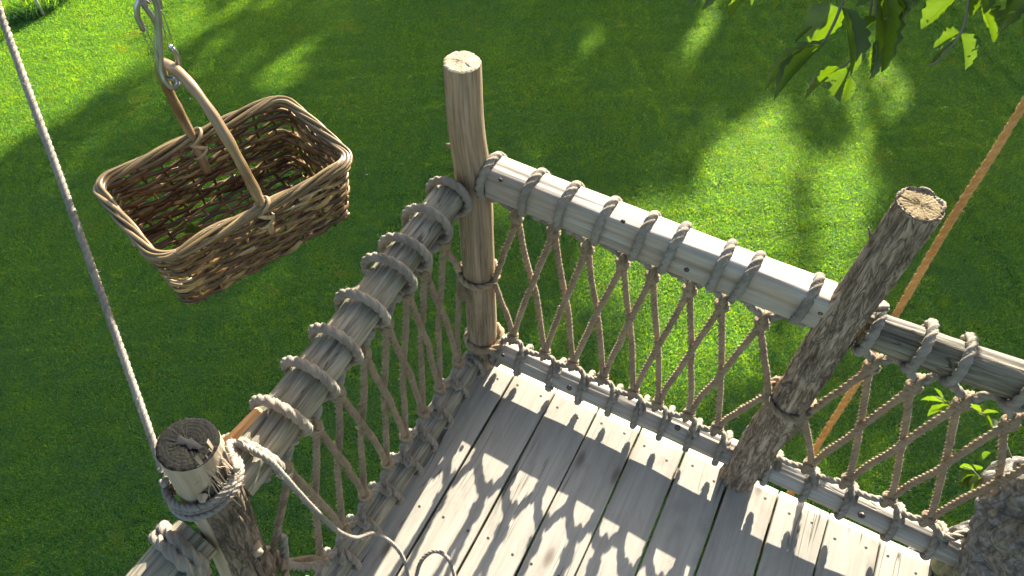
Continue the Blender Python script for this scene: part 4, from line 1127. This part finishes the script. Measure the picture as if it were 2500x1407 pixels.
for a in (((2312, 984), (2249, 974), 32, .95, .25, .1, 0), ((2322, 994), (2262, 1016), 44, .75, .35, .1, 0), ((2302, 978), (2281, 946), 20, .9, .3, .1, 0), ((2330, 990), (2342, 966), 14, .95, .3, .1, 0), ((2395, 1008), (2355, 985), 26, .9, .3, .1, 0), ((2400, 1010), (2438, 1006), 20, .9, .3, .1, 0),
          ((2408, 1018), (2424, 1044), 34, .9, .3, .1, 0), ((2424, 1040), (2440, 1048), 24, .7, .3, .1, 0), ((2456, 1046), (2492, 1018), 26, .9, .3, .1, 0), ((2450, 1060), (2480, 1040), 26, .8, .3, .1, 0), ((2330, 955), (2308, 940), 16, .6, .3, .1, 0), ((2470, 985), (2500, 1000), 26, .9, .3, .1, 0), ((2380, 995), (2405, 1015), 28, .35, .3, .1, 0)):
    px_leaf(br5, a[0], a[1], a[2], D5+RNG.uniform(-.03, .03), a[3], a[4], a[5], a[6])
D6 = 2.15
br6 = empty('leafy_shoot', tuple(atd(2385, 1160, D6)), 'small leaf tuft against the left side of the tree trunk', 'twig', 'leafy shoots by the trunk')
twig(br6, [(2420, 1200), (2390, 1165), (2370, 1145), (2350, 1140)], D6, .0018)
for a in (((2378, 1150), (2342, 1140), 30, .95, .3, .1, 0), ((2378, 1158), (2340, 1178), 32, .85, .3, .1, .03), ((2380, 1160), (2342, 1198), 30, .9, .3, .1, .03), ((2385, 1150), (2375, 1134), 26, .9, .3, .1, 0), ((2390, 1160), (2362, 1192), 30, .7, .3, .1, 0), ((2366, 1205), (2345, 1228), 16, .9, .3, .1, .05), ((2368, 1206), (2362, 1228), 12, .8, .3, .1, .05), ((2420, 1105), (2400, 1122), 20, .9, .3, .1, 0), ((2395, 1165), (2372, 1200), 24, .9, .3, .1, 0)):
    px_leaf(br6, a[0], a[1], a[2], D6+RNG.uniform(-.03, .03), a[3], a[4], a[5], a[6])
# the leaf that fell into the basket
lf = MB(); q = BL(-.055, -.10, -HH+.018)[0]; q2 = BL(-.020, -.075, -HH+.030)[0]
leaf_mesh(lf, q, q2, BW+BU*.4, .022, .4, .1, .1, 77)
o = lf.build('fallen_leaf', M['leaf']); tag(o, 'small green leaf lying on the basket floor', 'leaf')
M['pale_petal'] = simple('pale_leaf', (.40, .42, .20), .6)
for i, (px, py, nm, lab) in enumerate(((461, 242, 'pale_petal', 'small pale leaf on the lawn right of the basket handle'), (892, 427, 'pale_petal', 'tiny yellow leaf on the lawn left of the corner post'), (2305, 262, 'pale_petal', 'pale fleck of leaf on the shaded lawn at right'))):
    p_ = atz(px, py, GZ+.045); mb = MB(); leaf_mesh(mb, p_, p_+A(.026, .015, .003), A(0, -.2, 1), .016, .2, .1, .1, 90+i)
    tag(mb.build('fallen_leaf', M[nm]), lab, 'leaf')

# ------------------------------------------------------------------ stake at the lawn corner
st0 = atz(110, 42, GZ); stt = A(st0[0]-.02, st0[1]+.02, GZ+.85)
sk = empty('garden_stake', tuple(st0), 'thin pale stake standing in long grass at the lawn corner', 'stake')
mb = MB(); tube(mb, np.array([st0-A(0, 0, .1), (st0+stt)/2, stt]), .019, 10); mb.build('pole', M['stake'], sk)
mb = MB(); tube(mb, np.array([stt-A(0, 0, .03), stt+A(0, 0, .03)]), .032, 10); mb.build('cap', M['steel'], sk)

# ------------------------------------------------------------------ trees beyond the picture that shade the lawn
def sun_gap(x, y):
    """how open the crowns are to the sun above this spot of the lawn (0 closed, 1 open)"""
    st = STREAK(x, y); v = .75*np.clip(st-.75, 0, 1)*np.clip((y-1.2)/2.0, 0, 1)*np.clip((x+9)/3, 0, 1)
    for cx, cy, rx, ry, s in SPOTS:
        d = ((x-cx)/rx)**2+((y-cy)/ry)**2-.40*st-.25; v = np.maximum(v, s*np.clip(1.5-d*.62, 0, 1))
    return v
STREAK = sines(779, 14, (1.6, 6.5), (.3, 1.3))      # gaps drawn out along the low sun
SPOTS = [(-4.0, 3.3, .6, 1.2, .10), (-2.6, 4.6, .5, 1.2, .10), (-1.6, 3.4, .5, 1.0, .12), (-.9, 5.8, .4, 1.0, .15),
         (-9.6, 3.9, 2.6, 2.4, 1), (-7.4, 2.2, 1.0, 1.6, 1), (-8.3, .3, 1.5, 1.2, 1), (-6.9, 5.6, 1.3, .9, 1),
         (-5.75, 3.3, .35, 1.4, .7), (-5.0, 4.6, .3, 1.2, .5), (-4.3, 2.2, .25, .7, .35), (-6.4, 1.3, .3, .8, .55),
         (.70, 4.5, .72, 1.1, 1), (1.25, 6.1, .45, .9, .85), (.50, 3.2, .85, .9, 1), (1.25, 3.6, .4, .7, .9), (.10, 2.5, .6, .6, .8), (.85, 2.5, .6, .6, .85), (.95, 7.2, .25, .5, .5),
         (-.2, 4.6, .35, .9, .55), (1.6, 1.95, .5, .5, .8), (-.1, 1.5, .5, .4, .45), (-2.0, 5.5, .16, .5, .7), (-1.5, 6.2, .2, .5, .3), (-.05, 7.3, .25, .5, .5), (-1.1, 4.3, .2, .6, .4), (-3.0, 3.9, .2, .5, .35),]
def shade_tree(k, x, y, wx, wy, z0, z1, nleaf, label):
    g = np.random.default_rng(300+k)
    t = empty('shade_tree', (x, y, GZ), label, 'tree', 'trees beyond the lawn')
    mb = MB(); top = z1-1.0
    tube(mb, spline([(x, y, GZ-.1), (x+.1, y, GZ+1.5), (x-.1, y+.1, top)], .2), lambda q: .15-.11*q, 10); mb.build('trunk', M['oak_bark'], t)
    for i in range(6):
        a = g.uniform(0, 2*PI); z = g.uniform(z0-1.5, top)
        b_ = A(x, y, z); e_ = b_+A(math.cos(a)*wx*.35, math.sin(a)*wy*.6, g.uniform(.3, .9))
        mb = MB(); tube(mb, spline([b_, (b_+e_)/2+A(0, 0, .15), e_], .2), lambda q: .06-.045*q, 6); mb.build('limb', M['oak_bark'], t)
    # leaves in clumps
    nc = int(nleaf/55); C = np.stack([x+g.uniform(-.5, .5, nc)*wx, y+g.uniform(-.5, .5, nc)*wy, z0+(z1-z0)*g.random(nc)], 1)
    P = (C[:, None, :]+g.normal(0, .38, (nc, 55, 3))).reshape(-1, 3)
    tt = (P[:, 2]-GZ)/(-SUN_D[2]); gx = P[:, 0]+SUN_D[0]*tt; gy = P[:, 1]+SUN_D[1]*tt
    P = P[g.random(len(P)) > sun_gap(gx, gy)*1.02]
    # nothing hangs in the way of the sun on the deck
    td = P[:, 2]/(-SUN_D[2]); dx = P[:, 0]+SUN_D[0]*td; dy = P[:, 1]+SUN_D[1]*td
    P = P[~((dy < 1.5) & (abs(dx-.4) < 3))]
    n = len(P); s = g.uniform(.13, .21, n); u = g.normal(0, 1, (n, 3)); u /= np.linalg.norm(u, axis=1)[:, None]; r_ = g.normal(0, 1, (n, 3)); w_ = np.cross(u, r_); w_ /= np.linalg.norm(w_, axis=1)[:, None]
    V = np.stack([P-u*s[:, None], P+w_*s[:, None]*.55, P+u*s[:, None], P-w_*s[:, None]*.55], 1).reshape(-1, 3)
    F = [(4*i, 4*i+1, 4*i+2, 4*i+3) for i in range(n)]
    mb = MB(); mb.add(V, F); mb.build('crown', M['crown_leaf'], t, False)
TX = [(-11.5, 27.5, 'first from the left'), (-6.6, 26.6, 'second from the left'), (-1.6, 27.4, 'third from the left'), (3.3, 26.8, 'fourth from the left'), (8.2, 27.2, 'fifth from the left')]
for k, (x, y, wd) in enumerate(TX):
    shade_tree(k, x, y, 5.6, 3.4, 1.6, 10.7, 17000, 'leafy tree beyond the far side of the lawn, '+wd)
